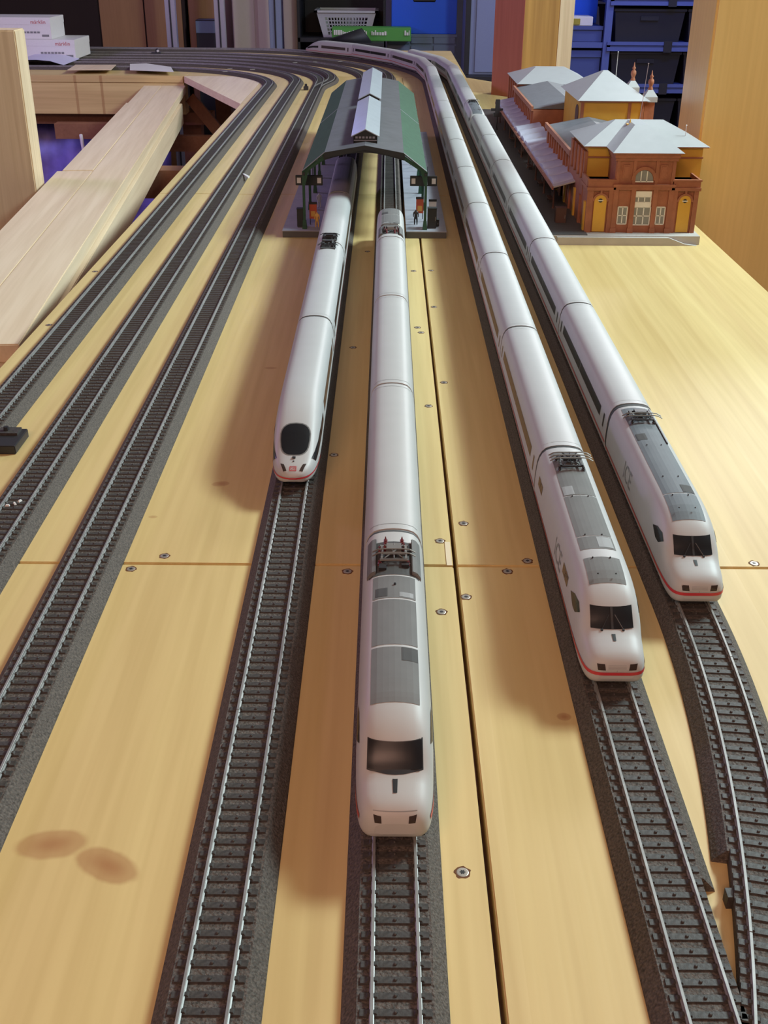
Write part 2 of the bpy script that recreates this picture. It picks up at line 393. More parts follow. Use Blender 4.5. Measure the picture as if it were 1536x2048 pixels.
def make_track(label, P, near, bed=None, name='railway_track', s_end=None, rail_from=0):
    global TIE
    D = cum(P); Tr = thing(name, label, 'track', (P[0][0], P[0][1], 0), 0, None)
    off = Vector((-P[0][0], -P[0][1], 0)) * S
    def put(o): o.location = off; return o
    beds = bed or [(BED, 0, D[-1])]
    for pr, a, b in beds: put(sweep(pr, sub(P, D, a, b)).build('roadbed', 'ballast', Tr))
    s = rail_from
    while s < D[-1] - 5:
        e = min(s + SEC, D[-1])
        for c in (-8.65, 8.65): put(sweep(rail_prof(c), sub(P, D, s + .25, e - .25)).build('rail', 'rail_steel', Tr))
        s = e
    lo = MB(); t0 = tie_mb(False); n = int(D[-1] / PITCH)
    for k in range(n):
        x, y, h = at(P, D, (k + .5) * PITCH)
        if near[0] < y < near[1] and h > 1:
            if TIE is None: o = tie_mb(True).build('sleeper', 'sleeper_black', Tr); TIE = o
            else: o = TIE.copy(); col.objects.link(o); o.parent = Tr
            o.location = Vector((x - P[0][0], y - P[0][1], 0)) * S; o.rotation_euler = (0, 0, h - pi / 2)
        else:
            q = MB(); q.v = list(t0.v); q.f = t0.f; lo.add(q.moved((x, y, 0), h - pi / 2))
    o = put(lo.build('sleepers', 'sleeper_black', Tr, fix=False)); o['kind'] = 'stuff'
    return P, D
X1, X2, X3, X4, X5, X6, X7 = -316, -249, -183.5, -63, 5.5, 118, 179
ys = 60
def left_run(X, y0, R, xe=-1700, a0=0):
    P = arc_path([('L', y0 - ys), ('A', R, 90)], (X, ys)); P.append((xe, P[-1][1], P[-1][2])); return P
p1 = make_track('empty grey track along the left table edge beside the pale planks', left_run(X1, 3125, 437.5), (790, 960))
p2 = make_track('empty grey track between the table edge track and the track with the wye turnout', left_run(X2, 3200, 495), (600, 960))
p3 = make_track('empty grey track that splits in a wye turnout behind the train shed', left_run(X3, 3215, 560), (390, 960))
P3b = arc_path([('A', 437, -12), ('L', 40), ('A', 437, 12), ('L', 20), ('A', 560, 90)], (X3, 3060)); P3b.append((-1700, P3b[-1][1], P3b[-1][2]))
make_track('branch track curving off the wye turnout behind the train shed', P3b, (0, 0))
p4 = make_track('track through the shed with the pointed nose train standing on it', left_run(X4, 3300, 660), (240, 700))
p5 = make_track('track through the shed under the train with the reddish brown headlights', left_run(X5, 3340, 705), (240, 352))
P6 = arc_path([('L', 3230 - ys), ('A', 1115, 50), ('A', 450, 40)], (X6, ys)); P6.append((-1700, P6[-1][1], P6[-1][2]))
D6 = cum(P6)
make_track('straight leg of the turnout carrying the long train with the brown roof pantograph', P6, (240, 462), [(BED_L, 0, 331 - ys), (BED, 331 - ys, D6[-1])])
# the outer track swings out of the turnout, runs straight, then round the far curve
R9 = 1114.6; aS = math.asin((548 - 120) / R9)
xs = X7 - R9 * (1 - cos(aS))
P7 = arc_path([('A', -0 + R9, -0.001)], (0, 0))
P7 = []
for k in range(31):
    a = aS * (1 - k / 30); P7.append((X7 - R9 * (1 - cos(a)), 548 - R9 * sin(a), pi / 2 - a))
ext = arc_path([('L', 3215 - 548), ('A', 1190, 50), ('A', 400, 40)], (X7, 548)); ext.append((-1700, ext[-1][1], ext[-1][2]))
P7 += ext[1:]
D7 = cum(P7)
s335 = next(d for p, d in zip(P7, D7) if p[1] > 331)
make_track('curved outer leg of the turnout carrying the train with the slate grey roof', P7, (240, 545), [(BED_R, 0, s335), (BED, s335, D7[-1])])
single('turnout_end_cap', MB().box(0, 5, 0, 9, 0, 7.5).add(MB().box(-6, 0, -3, 2, 0, 6.5)), 'sleeper_black', 'small black cap at the cut roadbed end of the turnout', 'cap', (146, 325, 0))

# ------------------------------------------------------------------ trains
PROF = [(0, 3), (8, 3), (12.8, 3.1), (15.4, 4.6), (16.6, 8), (17.15, 12), (17.2, 16), (17.1, 21), (16.75, 26), (16.2, 31), (15.2, 35), (13.6, 38.1), (11.2, 40.4), (8, 41.6), (4, 42.3), (0, 42.5)]
FULL = PROF + [(-x, z) for x, z in PROF[-2:0:-1]]
def ring(y, wf, zb, zt): return [(x * wf, y, zb + (z - 3) / 39.5 * (zt - zb)) for x, z in FULL]
ICE1 = [(0, .50, 7.5, 13.0), (.5, .62, 5.6, 15.0), (1.6, .73, 4.6, 16.8), (3.4, .815, 3.9, 18.6), (6, .875, 3.3, 20.1), (10, .92, 3, 21.4), (15, .95, 3, 22.6), (20, .968, 3, 24.0),
        (23, .975, 3, 26.6), (26, .982, 3, 29.8), (29, .988, 3, 32.6), (33, .993, 3, 35.6), (38, 1, 3, 38.2), (44, 1, 3, 40.2), (51, 1, 3, 41.6), (60, 1, 3, 42.3), (70, 1, 3, 42.5)]
ICE3 = [(0, .16, 7.6, 10.2), (.5, .27, 6.6, 11.2), (1.6, .40, 5.6, 12.6), (3.4, .53, 4.8, 14.0), (6, .645, 4.2, 15.4), (10, .75, 3.6, 17.0), (15, .83, 3.2, 18.9), (21, .89, 3, 21.4), (28, .935, 3, 25.0),
        (36, .965, 3, 29.2), (45, .985, 3, 33.0), (56, 1, 3, 36.6), (68, 1, 3, 39.4), (82, 1, 3, 41.4), (98, 1, 3, 42.5)]
def loft(stations, L, y0):
    """nose at y0, running towards +y for L"""
    st = list(stations) if stations else [(0, 1, 3, 42.5)]
    st = st + [(L, 1, 3, 42.5)]
    mb = MB(); n = len(FULL)
    for (s, wf, zb, zt) in st: mb.v += ring(y0 + s, wf, zb, zt)
    for i in range(len(st) - 1):
        for k in range(n): mb.f.append((i * n + k, i * n + (k + 1) % n, (i + 1) * n + (k + 1) % n, (i + 1) * n + k))
    for s, wf, zb, zt in (st[0], st[-1]):
        i = len(mb.v); mb.v += ring(y0 + s, wf, zb, zt); mb.f.append(tuple(range(i, i + n)))
    return mb, st
def bvh_of(mb): return BVHTree.FromPolygons([Vector(v) for v in mb.v], mb.f)
def cast(bv, o, d, off=.18):
    h, nrm, i, dist = bv.ray_cast(Vector(o), Vector(d).normalized())
    if h is None: return None
    if nrm.dot(Vector(d)) > 0: nrm = -nrm
    return h + nrm * off
def patch(bv, corners, d, nu=8, nv=6, off=.18):
    """four origin corners; the grid between them is cast on the body"""
    a, b, c, e = [Vector(p) for p in corners]; rows = []
    for j in range(nv + 1):
        r = []
        for i in range(nu + 1):
            o = (a.lerp(b, i / nu)).lerp(e.lerp(c, i / nu), j / nv); p = cast(bv, o, d, off)
            r.append(p if p is not None else o)
        rows.append(r)
    return MB().grid(rows)
def roofp(bv, x0, x1, y0, y1, off=.18, nu=8, nv=0):
    nv = nv or max(2, int((y1 - y0) / 3) if y0 < -30 and y1 - y0 < 60 else 3)
    return patch(bv, [(x0, y0, 90), (x1, y0, 90), (x1, y1, 90), (x0, y1, 90)], (0, 0, -1), nu, nv, off)
def sidep(bv, sgn, y0, y1, z0, z1, off=.15, nu=4, nv=3, sk=0): return patch(bv, [(sgn * 60, y0, z0), (sgn * 60, y1, z0), (sgn * 60, y1 - sk, z1), (sgn * 60, y0 + sk, z1)], (-sgn, 0, 0), nu, nv, off)
def patch_rows(bv, s_, y0, up, lo, off=.22, nu=12, nv=6):
    def samp(pl, t):
        u = t * (len(pl) - 1); k = min(int(u), len(pl) - 2); f = u - k
        return pl[k][0] + (pl[k + 1][0] - pl[k][0]) * f, pl[k][1] + (pl[k + 1][1] - pl[k][1]) * f
    rows = []
    for j in range(nv + 1):
        row = []
        for i in range(nu + 1):
            a = samp(up, i / nu); b = samp(lo, i / nu); q = j / nv
            row.append(cast(bv, (s_ * 60, y0 + a[0] + (b[0] - a[0]) * q, a[1] + (b[1] - a[1]) * q), (-s_, 0, 0), off))
        rows.append(row)
    return MB().grid(rows)
def xat(st, z):
    s, wf, zb, zt = st
    if not zb < z < zt: return None
    zz = 3 + (z - zb) / (zt - zb) * 39.5
    for (xa, za), (xb, zb_) in zip(PROF[2:], PROF[3:]):
        if za <= zz <= zb_: return (xa + (xb - xa) * (zz - za) / (zb_ - za)) * wf
    return PROF[2][0] * wf
def stripe(stn, y0, z0, z1, front=True, off=.3):
    lo = []; hi = []
    for st in stn:
        a, b = xat(st, z0), xat(st, z1)
        if a is None or b is None: continue
        lo.append([a, y0 + st[0], z0]); hi.append([b, y0 + st[0], z1])
    for row in (lo, hi):
        q = [tuple(p) for p in row]
        for k in range(len(q)):
            a, b = q[max(0, k - 1)], q[min(len(q) - 1, k + 1)]; tx, ty = b[0] - a[0], b[1] - a[1]; l_ = hypot(tx, ty) or 1
            row[k] = (q[k][0] + off * ty / l_, q[k][1] - off * tx / l_, q[k][2])
    L_ = [(-x, y, z) for x, y, z in lo[::-1]]; H_ = [(-x, y, z) for x, y, z in hi[::-1]]
    mb = MB()
    if front:
        f0 = min(lo[0][1], hi[0][1]) - off * .6
        ra = L_ + [(L_[-1][0] * .8, f0, z0), (-L_[-1][0] * .8, f0, z0)] + lo; rb = H_ + [(H_[-1][0] * .8, f0, z1), (-H_[-1][0] * .8, f0, z1)] + hi
        mb.grid([ra, rb])
    else:
        mb.grid([lo, hi]); mb.grid([L_, H_])
    return mb
def body_text(bv, sgn, txt, size, y, z):
    v, f = text_geo(txt, size); mb = MB()
    for (a, b, _) in v:
        p = cast(bv, (sgn * 60, y - sgn * a * -1 if sgn > 0 else y - a, z + b), (-sgn, 0, 0), .22); mb.v.append(tuple(p) if p else (sgn * 17.4, y, z))
    mb.f = f; return mb
def bogies(L, parent, nose=0):
    for yy in (-L / 2 + nose + 42, L / 2 - 42):
        b = MB().box(-12, 12, yy - 19, yy + 19, 1.2, 5.2)
        for q in (-12, 12):
            for c in (-8.6, 8.6): b.bar((c - 1, yy + q, 5.4), (c + 1, yy + q, 5.4), 5.35, 12)
        b.build('bogie', 'underframe', parent)
    MB().box(-11.5, 11.5, -L / 2 + nose + 64, L / 2 - 64, 1.6, 3.4).build('underframe', 'underframe', parent)
def bell(y, parent, L=2.2, sgn=1, mat='bellows', k=.985):
    mb = MB(); n = len(FULL)
    for yy in (y - .5 * sgn, y + L * sgn): mb.v += [(x * k, yy, 3 + (z - 3) * k + .3) for x, z in FULL]
    for q in range(n): mb.f.append((q, (q + 1) % n, n + (q + 1) % n, n + q))
    mb.f += [tuple(range(n - 1, -1, -1)), tuple(range(n, 2 * n))]
    return mb.build('gangway_bellows', mat, parent, True)
def pantograph(parent, y, z, sgn=1, bars=3, wid=12.5, mat='panto_black', ins='panto_black', barmat='panto_grey', h=7.5):
    """folded scissor pantograph: base frame on insulators, crossed arms, collector strips with horns"""
    b = MB()
    for c in (-6.5, 6.5): b.box(c - .6, c + .6, y - 8, y + 8, z + 2.2, z + 3.2)
    for q in (-7.5, 7.5): b.box(-7.5, 7.5, y + q - .6, y + q + .6, z + 2.2, z + 3.2)
    b.box(-4, 4, y + 1, y + 7, z + 2.2, z + 5)
    p = b.build('pantograph', mat, parent)
    iv = MB()
    for c in (-7.5, 7.5):
        for q in (-7.5, 7.5): iv.lathe([(1.3, 0), (.8, .7), (1.25, 1.2), (.7, 1.8), (1.0, 2.6)], (c, y + q, z - .6), 8)
    iv.build('insulator', ins, p)
    a = MB()
    a.bar((-5, y - 6, z + 3), (5, y + 5, z + h - 1), .35, 5).bar((5, y - 6, z + 3), (-5, y + 5, z + h - 1), .35, 5)
    a.bar((-6, y + 7, z + 3), (-6, y - 5, z + h - 1), .35, 5).bar((6, y + 7, z + 3), (6, y - 5, z + h - 1), .35, 5)
    a.bar((-6, y - 5, z + h - 1), (6, y - 5, z + h - 1), .35, 5).bar((0, y - 6, z + 3), (0, y + 6, z + h - 1), .3, 5)
    a.build('arm', mat, p)
    for k in range(bars):
        yy = y - 5.5 + k * 4.2
        cb = MB().tube([(-wid - 2, yy, z + h - 2.2), (-wid + 1, yy, z + h - .4), (-wid + 4, yy, z + h), (wid - 4, yy, z + h), (wid - 1, yy, z + h - .4), (wid + 2, yy, z + h - 2.2)], .42, 5)
        cb.build('collector_bar', barmat, p)
    return p
TOP = 10.5
def place(o, x, y, rz, label=None, group=None):
    o.location = Vector((x, y, TOP)) * S; o.rotation_euler = (0, 0, rz)
    if label: o['label'] = label
    if group: o['group'] = group
    return o
# ---- power car of the square-cab type. nose at local -L/2
def power_car(L, label, roof, style):
    t = thing('train_power_car', label, 'train car')
    gp = 4.2 if style == 'slate' else 2.2; y0 = -L / 2; mb, st = loft(ICE1, L - gp, y0); bv = bvh_of(mb)
    paint = 'train_cream' if style == 'startup' else 'train_white'
    body = mb.build('body', paint, t, True)
    # windscreen with frame
    zt, zb = 32.3, 24.0
    wx = 11.6 if style == 'startup' else 11.0
    def scr_(x, a, b, off, nm, mat, par):
        return patch(bv, [(-x, -400, a), (x, -400, a), (x * .98, -400, b), (-x * .98, -400, b)], (0, 1, 0), 14, 8, off).build(nm, mat, par, True)
    if style == 'startup': scr_(wx + .5, zb - .55, zt + .25, .14, 'windscreen_seal', 'panto_black', t)
    ws = scr_(wx, zb, zt, .26, 'windscreen', 'window_black', t)
    if style != 'startup':
        patch(bv, [(-.6, -400, zb), (.6, -400, zb), (.6, -400, zt), (-.6, -400, zt)], (0, 1, 0), 1, 6, .4).build('pillar', 'panto_black', ws)
        for s_ in (-1, 1):
            a = cast(bv, (s_ * 5.5, -400, zb - .3), (0, 1, 0), .5); b = cast(bv, (s_ * 1.5, -400, zt - 3), (0, 1, 0), .6)
            MB().bar(a, b, .22, 5).box(a[0] - .6, a[0] + .6, a[1] - .6, a[1] + .4, a[2] - .9, a[2] + .2).build('wiper', 'panto_black', ws)
    lw = 1.1 if style == 'startup' else 1.0; lz = (21.2, 22.9) if style == 'startup' else (21.9, 23.1)
    patch(bv, [(-lw * .8, -400, lz[0]), (lw * .8, -400, lz[0]), (lw, -400, lz[1]), (-lw, -400, lz[1])], (0, 1, 0), 2, 3, .22).build('upper_lamp', 'panto_black', t)
    for s_ in (-1, 1):
        if style == 'startup': q = [(s_ * 8.4, -400, 13.4), (s_ * 5.6, -400, 13.2), (s_ * 5.8, -400, 16.0), (s_ * 9.0, -400, 16.4)]
        else: q = [(s_ * 9.6, -400, 12.6), (s_ * 5.8, -400, 12.6), (s_ * 6.3, -400, 15.6), (s_ * 10.2, -400, 15.6)]
        h_ = patch(bv, q, (0, 1, 0), 8, 8, .25).build('headlight', 'lamp_glass', t)
    if style != 'startup':
        g = MB()
        for k in range(4):
            a = cast(bv, (-4.6, -400, 13.2 + k * .6), (0, 1, 0), .12); b = cast(bv, (4.6, -400, 13.2 + k * .6), (0, 1, 0), .12); g.bar(a, b, .1, 4)
        g.build('grille', 'train_light_panel', t)
        MB().bar(cast(bv, (0, -400, 5.8), (0, 1, 0), 0), cast(bv, (0, -400, 12.4), (0, 1, 0), 0), .12, 4).build('coupler_seam', 'lettering_grey', t)
        stripe(st, y0, 9.7, 11.5).build('red_stripe', 'stripe_red', t, True)
    else:
        stripe(st[4:], y0, 10.2, 12.6, False).build('red_stripe', 'stripe_red', t, True)
        patch(bv, [(-9.2, -400, 17.4), (9.2, -400, 17.4), (9.2, -400, 17.7), (-9.2, -400, 17.7)], (0, 1, 0), 8, 1, .1).build('hood_seam', 'lettering_grey', t)
    for s_ in (-1, 1):
        cw = MB()
        ypts = [(33, 28.6), (40, 31.2), (50, 31.8), (58, 29.6)] if style == 'startup' else [(31, 27.6), (36, 30.6), (45, 30.2), (53, 27.0)]
        zl = [(33, 28.2), (40, 24.6), (50, 24.4), (58, 29.2)] if style == 'startup' else [(31, 27.3), (37, 23.6), (44, 23.2), (53, 26.6)]
        patch_rows(bv, s_, y0, ypts, zl).build('cab_window', 'window_black', t)
        if style == 'brown':
            for yy, n in ((64, 2), (176, 2)):
                for k in range(n): sidep(bv, s_, y0 + yy + k * 9, y0 + yy + 8.2 + k * 9, 22.5, 28.5, .2, 2, 3).build('side_window', 'window_brown', t)
        if style != 'startup': body_text(bv, s_, 'ICE', 17, y0 + (130 if style == 'slate' else 100), 22).build('lettering', 'lettering_grey', t)
    # roof panels
    rp = 9.7
    if style == 'startup':
        for a, b in ((46, 86), (88, 128), (129.5, 151)): roofp(bv, -rp - 1.2, rp + 1.2, y0 + a, y0 + b, .2).build('roof_panel', roof, t)
        roofp(bv, 3.2, rp + 1, y0 + 75, y0 + 85.5, .3).build('roof_hatch', 'train_dark_panel', t)
        roofp(bv, -rp + .2, -3.4, y0 + 131, y0 + 139, .3).build('roof_hatch', 'train_dark_panel', t); roofp(bv, 2.6, rp, y0 + 130.5, y0 + 135, .3).build('roof_hatch', 'train_light_panel', t)
        MB().lathe([(.7, 0), (.5, 1.4)], (.4, y0 + 142, 42.4), 6).build('roof_stud', 'panto_black', t)
        roofp(bv, -13.2, 13.2, y0 + 152.5, y0 + 188, .2, 12).build('roof_well', 'train_dark_panel', t)
        for s_ in (-1, 1): MB().prism([(s_ * 9.6, 38), (s_ * 14.2, 35.5), (s_ * 14.4, 39), (s_ * 12.2, 42.3), (s_ * 9.6, 43.4)], 'Y', y0 + 154, y0 + 190).build('well_side', 'train_grey_roof', t, False, .4)
        pg = pantograph(t, y0 + 171, 42.3, 1, 2, 9.5, 'panto_grey', 'insulator_red', 'panto_grey', 6)
        g2 = MB()
        for (x, yy) in ((-4.5, 186), (4.5, 186), (-5, 178), (5.5, 179)): g2.lathe([(1.3, 0), (.8, .6), (1.3, 1.2), (.8, 1.8), (1.2, 2.4), (.5, 3.2), (.2, 4.6)], (x, y0 + yy, 42.2), 8)
        g2.build('roof_insulators', 'insulator_red', t)
        g3 = MB()
        for k in range(8): a = k * pi / 4; g3.bar((0, y0 + 181, 44), (6 * cos(a), y0 + 181 + 5 * sin(a), 43.4), .25, 4)
        g3.box(-7.5, -5, y0 + 166, y0 + 172, 42, 44.6).box(4, 8, y0 + 160, y0 + 164, 42, 44).box(-8, -4, y0 + 157, y0 + 162, 42, 43.8).box(5.5, 8.5, y0 + 174, y0 + 181, 42, 44.5)
        g3.build('roof_wiring', 'panto_black', t)
    else:
        if style == 'brown':
            for a, b in ((41, 63), (72, 86), (87, 137), (138, 200)): roofp(bv, -rp, rp, y0 + a, y0 + b, .2).build('roof_panel', roof, t)
            roofp(bv, .5, rp - 1, y0 + 73.5, y0 + 85, .32).build('roof_hatch', 'train_light_panel', t); roofp(bv, -rp + .4, -3, y0 + 138.5, y0 + 150, .32).build('roof_hatch', 'train_light_panel', t)
        else:
            for a, b in ((38, 64), (65, 201)): roofp(bv, -rp, rp, y0 + a, y0 + b, .2).build('roof_panel', roof, t)
            roofp(bv, 2.5, rp - .4, y0 + 66, y0 + 76, .32).build('roof_hatch', 'train_dark_panel', t); roofp(bv, -rp + .8, -2.5, y0 + 145, y0 + 155, .32).build('roof_hatch', 'train_dark_panel', t)
            MB().box(rp - .3, rp + .3, y0 + 140, y0 + 200, 41, 42.2).build('roof_edge_trim', 'panto_black', t)
        sd = MB()
        for a in (45, 62, 88, 136): 
            for x in (-5, 4.5): sd.lathe([(.45, 0), (.35, .8)], (x, y0 + a, 42.3), 6)
        sd.build('roof_studs', 'panto_black', t)
        pantograph(t, y0 + 181, 42.3, 1, 3 if style == 'brown' else 2, 11.5, 'panto_black', 'panto_black', 'panto_grey', 7.5 if style == 'brown' else 5)
    bell(y0 + L - gp, t, gp); bogies(L, t, 12)
    return t
def mid_car(L, label, style, panto=None):
    t = thing('train_coach', label, 'train car')
    y0 = -L / 2 + 1.8; mb, st = loft(None, L - 3.6, y0); bv = bvh_of(mb)
    mb.build('body', 'train_cream' if style == 'startup' else 'train_white', t, True)
    sl = (18, L - 18)
    if style != 'startup':
        wm = 'window_brown' if style == 'brown' else 'window_black'
        for s_ in (-1, 1):
            nseg = 2
            a, b = y0 + 26, y0 + L - 28; w_ = (b - a) / nseg
            for k in range(nseg): sidep(bv, s_, a + k * w_ + .6, a + (k + 1) * w_ - .6, 21.5, 29.2, .15, 2, 3).build('window_band', wm, t)
            for yy in (y0 + 10, y0 + L - 18): sidep(bv, s_, yy, yy + 4.2, 19, 29, .15, 1, 3).build('door_window', wm, t)
        stripe(st, y0, 11.0, 12.6, False).build('red_stripe', 'stripe_red', t)
    for yy in (y0 + 5.5, y0 + L - 8.5): roofp(bv, -15.6, 15.6, yy, yy + .5, .12, 14, 1).build('roof_rib', 'train_light_panel' if style == 'startup' else 'train_white', t)
    bell(y0, t, 1.9, -1, 'bellows' if style != 'startup' else 'train_light_panel', .985 if style != 'startup' else .975); bell(y0 + L - 3.6, t, 1.9, 1, 'bellows' if style != 'startup' else 'train_light_panel', .985 if style != 'startup' else .975)
    if panto:
        pantograph(t, y0 + panto, 42.2, 1, 1, 9, 'panto_black', 'panto_black', 'panto_black', 4)
        MB().box(-8, 8, y0 + panto - 14, y0 + panto + 14, 41.5, 42.9).build('roof_well', 'train_dark_panel', t, False, .3)
    bogies(L, t)
    return t
def nose_car(L, label):
    t = thing('train_nose_car', label, 'train car')
    y0 = -L / 2; mb, st = loft(ICE3, L - 2.2, y0); bv = bvh_of(mb); mb.build('body', 'train_white', t, True)
    # oval windscreen cast from above
    def oval(rx, off, nm, mat, a0=15, a1=48, par=t):
        m_ = MB(); c = (a0 + a1) / 2; r = (a1 - a0) / 2; rows = []
        for j in range(9):
            q = j / 8; row = []
            for i in range(25):
                a = 2 * pi * i / 24; cx_, cy_ = cos(a), sin(a)
                e = 2 / 2.9
                x = rx * abs(cx_) ** e * (1 if cx_ > 0 else -1) * q; y = r * abs(cy_) ** e * (1 if cy_ > 0 else -1) * q
                x *= 1 + .10 * y / r
                row.append(cast(bv, (x, y0 + c + y, 90), (0, 0, -1), off))
            rows.append(row)
        return m_.grid(rows).build(nm, mat, par, True)
    fr_ = oval(10.7, .12, 'windscreen_frame', 'train_grey_roof', 15.6, 43.6); ws = oval(9.9, .22, 'windscreen', 'window_black', 16.4, 42.6)
    a = cast(bv, (.6, y0 + 13.5, 90), (0, 0, -1), .4); MB().box(-1, 1.2, a[1] - .7, a[1] + 1.6, a[2] - .4, a[2] + .4).build('wiper_base', 'panto_black', ws)
    a = cast(bv, (0, y0 + 10.5, 90), (0, 0, -1), .1); MB().lathe([(.6, 0), (.6, .3)], tuple(a), 8).build('upper_lamp', 'panto_black', t)
    for s_ in (-1, 1):
        q = [(s_ * 6.6, y0 + 8.4, 90), (s_ * 9.0, y0 + 9.6, 90), (s_ * 6.6, y0 + 3.0, 90), (s_ * 4.4, y0 + 3.0, 90)]
        patch(bv, q, (0, 0, -1), 3, 4, .2).build('headlight', 'lamp_glass', t)
        patch_rows(bv, s_, y0, [(16, 17.0), (30, 20.6), (50, 24), (80, 25.5)], [(20, 13.4), (34, 16), (52, 18.4), (80, 19.5)], .22, 30, 6).build('cab_side_window', 'window_black', t)
        sidep(bv, s_, y0 + 96, y0 + L - 34, 19.5, 28, .15, 2, 3).build('window_band', 'window_brown', t); sidep(bv, s_, y0 + L - 24, y0 + L - 18, 17, 28.5, .15, 1, 3).build('door_window', 'window_brown', t)
    stripe(st, y0, 8.5, 9.6, True, .4).build('red_stripe', 'stripe_red', t, True)
    # square red emblem with letters on the nose
    lg = MB(); v, f = text_geo('DB', 2.6); lt = MB()
    c0 = 4.4
    for (a, b, _) in v: lt.v.append(tuple(cast(bv, (a, y0 + c0 + b * 1.0, 90), (0, 0, -1), .30)))
    lt.f = f
    def fr4(x0, x1, a0, a1): lg.add(patch(bv, [(x0, y0 + a0, 90), (x1, y0 + a0, 90), (x1, y0 + a1, 90), (x0, y0 + a1, 90)], (0, 0, -1), 4, 2, .24))
    fr4(-2.3, 2.3, c0 - 1.7, c0 - 1.3); fr4(-2.3, 2.3, c0 + 1.3, c0 + 1.7); fr4(-2.3, -1.9, c0 - 1.3, c0 + 1.3); fr4(1.9, 2.3, c0 - 1.3, c0 + 1.3)
    em = lg.build('emblem', 'stripe_red', t); lt.build('emblem_letters', 'stripe_red', em)
    bell(y0 + L - 2.2, t); bogies(L, t, 16)
    return t

ORD = ['first', 'second', 'third', 'fourth', 'fifth', 'sixth', 'seventh', 'eighth', 'ninth', 'tenth', 'eleventh', 'twelfth', 'thirteenth']
def along(P, D, s0, L, o, label, group, flip=False):
    a = at(P, D, s0); b = at(P, D, s0 + L); h = atan2(b[1] - a[1], b[0] - a[0])
    return place(o, (a[0] + b[0]) / 2, (a[1] + b[1]) / 2, h - pi / 2 + (pi if flip else 0), label, group)
# pointed-nose train on the fourth track
nc = nose_car(264, 'white pointed nose car with oval dark windscreen and red line'); place(nc, X4, 681 + 132, 0)
g4 = 'coaches of the pointed nose train'
c = mid_car(272, '', 'slate', 252); place(c, X4, 945 + 136, 0, 'white coach coupled right behind the pointed nose car, pantograph at its far end', g4)
c2 = copy_tree(c); place(c2, X4, 1217 + 136, pi, 'white coach with pantograph entering the train shed, second behind the pointed nose', g4)
c3 = mid_car(272, '', 'slate'); place(c3, X4, 1489 + 136, 0, 'grey roofed coach standing inside the train shed behind the second pantograph', g4)
rf = roofp(bvh_of(loft(None, 272, -136)[0]), -13, 13, -130, 130, .2, 12).build('grey_roof', 'train_light_panel', c3)
# short cream train on the fifth track
pc5 = power_car(202, 'cream power car with reddish brown headlights and three grey roof panels', 'train_grey_roof', 'startup'); place(pc5, X5, 344 + 101, 0)
m5 = mid_car(233, '', 'startup'); place(m5, X5, 546 + 116.5, 0, 'plain cream coach coupled behind the power car with the reddish brown headlights', 'cream coaches')
for k, lab in ((1, 'plain cream coach in the middle of the short cream train'), (2, 'plain cream coach coupled to the power car at the train shed')):
    place(copy_tree(m5), X5, 546 + 116.5 + 232.5 * k, 0, lab, 'cream coaches')
place(copy_tree(pc5), X5, 1243 + 101, pi, 'cream power car standing half inside the train shed, nose pointing away', None)
# long train on the sixth track
pc6 = power_car(210, 'white power car with grey roof panels and raised brown pantograph on the straight turnout leg', 'train_grey_roof', 'brown'); place(pc6, X6, 454 + 105, 0)
m6 = mid_car(255.5, '', 'brown'); g6 = 'white coaches on the straight turnout leg'
s = 664 - ys
for k in range(7):
    o = m6 if k == 0 else copy_tree(m6)
    along(P6, D6, s, 255.5, o, 'white coach with brown windows, %s behind the power car with the raised brown pantograph' % ORD[k], g6); s += 255.5
for k in range(2):
    o = mid_car(240, '', 'brown') if k == 0 else copy_tree(o)
    along(P6, D6, s, 240, o, 'white coach with brown windows beside the far end of the train shed, %s one' % ('nearer' if k == 0 else 'farther'), g6); s += 240
m6b = mid_car(253, '', 'slate')
for k in range(4):
    q = m6b if k == 0 else copy_tree(m6b)
    along(P6, D6, s, 253, q, 'white coach with dark windows leaning into the far curve, %s before the far nose' % ORD[3 - k], 'coaches in the far curve'); s += 253
o = nose_car(252, 'x'); along(P6, D6, s, 252, o, 'white nose car at the far end of the curve, tip facing the steel uprights', None, True)
# outer train on the seventh track
s7 = next(d for p, d in zip(P7, D7) if p[1] > 530) ; s7 = s7 - (at(P7, D7, s7)[1] - 531)
pc7 = power_car(209, 'white power car with slate grey roof on the curved turnout leg', 'train_slate_roof', 'slate'); along(P7, D7, s7, 209, pc7, None, None)
s = s7 + 209; m7 = mid_car(251, '', 'slate'); g7 = 'white coaches on the outer track'
for k in range(6):
    o = m7 if k == 0 else copy_tree(m7)
    along(P7, D7, s, 251, o, 'white coach with black window band, %s behind the slate roofed power car' % ORD[k], g7); s += 251
o = copy_tree(pc7); along(P7, D7, s, 209, o, 'white slate roofed power car in mid train beside the station canopy', None, False); s += 209
for k in range(5):
    o = copy_tree(m7); along(P7, D7, s, 251, o, 'white coach on the outer far curve, %s past the mid train power car' % ORD[k], 'outer coaches in the far curve'); s += 251

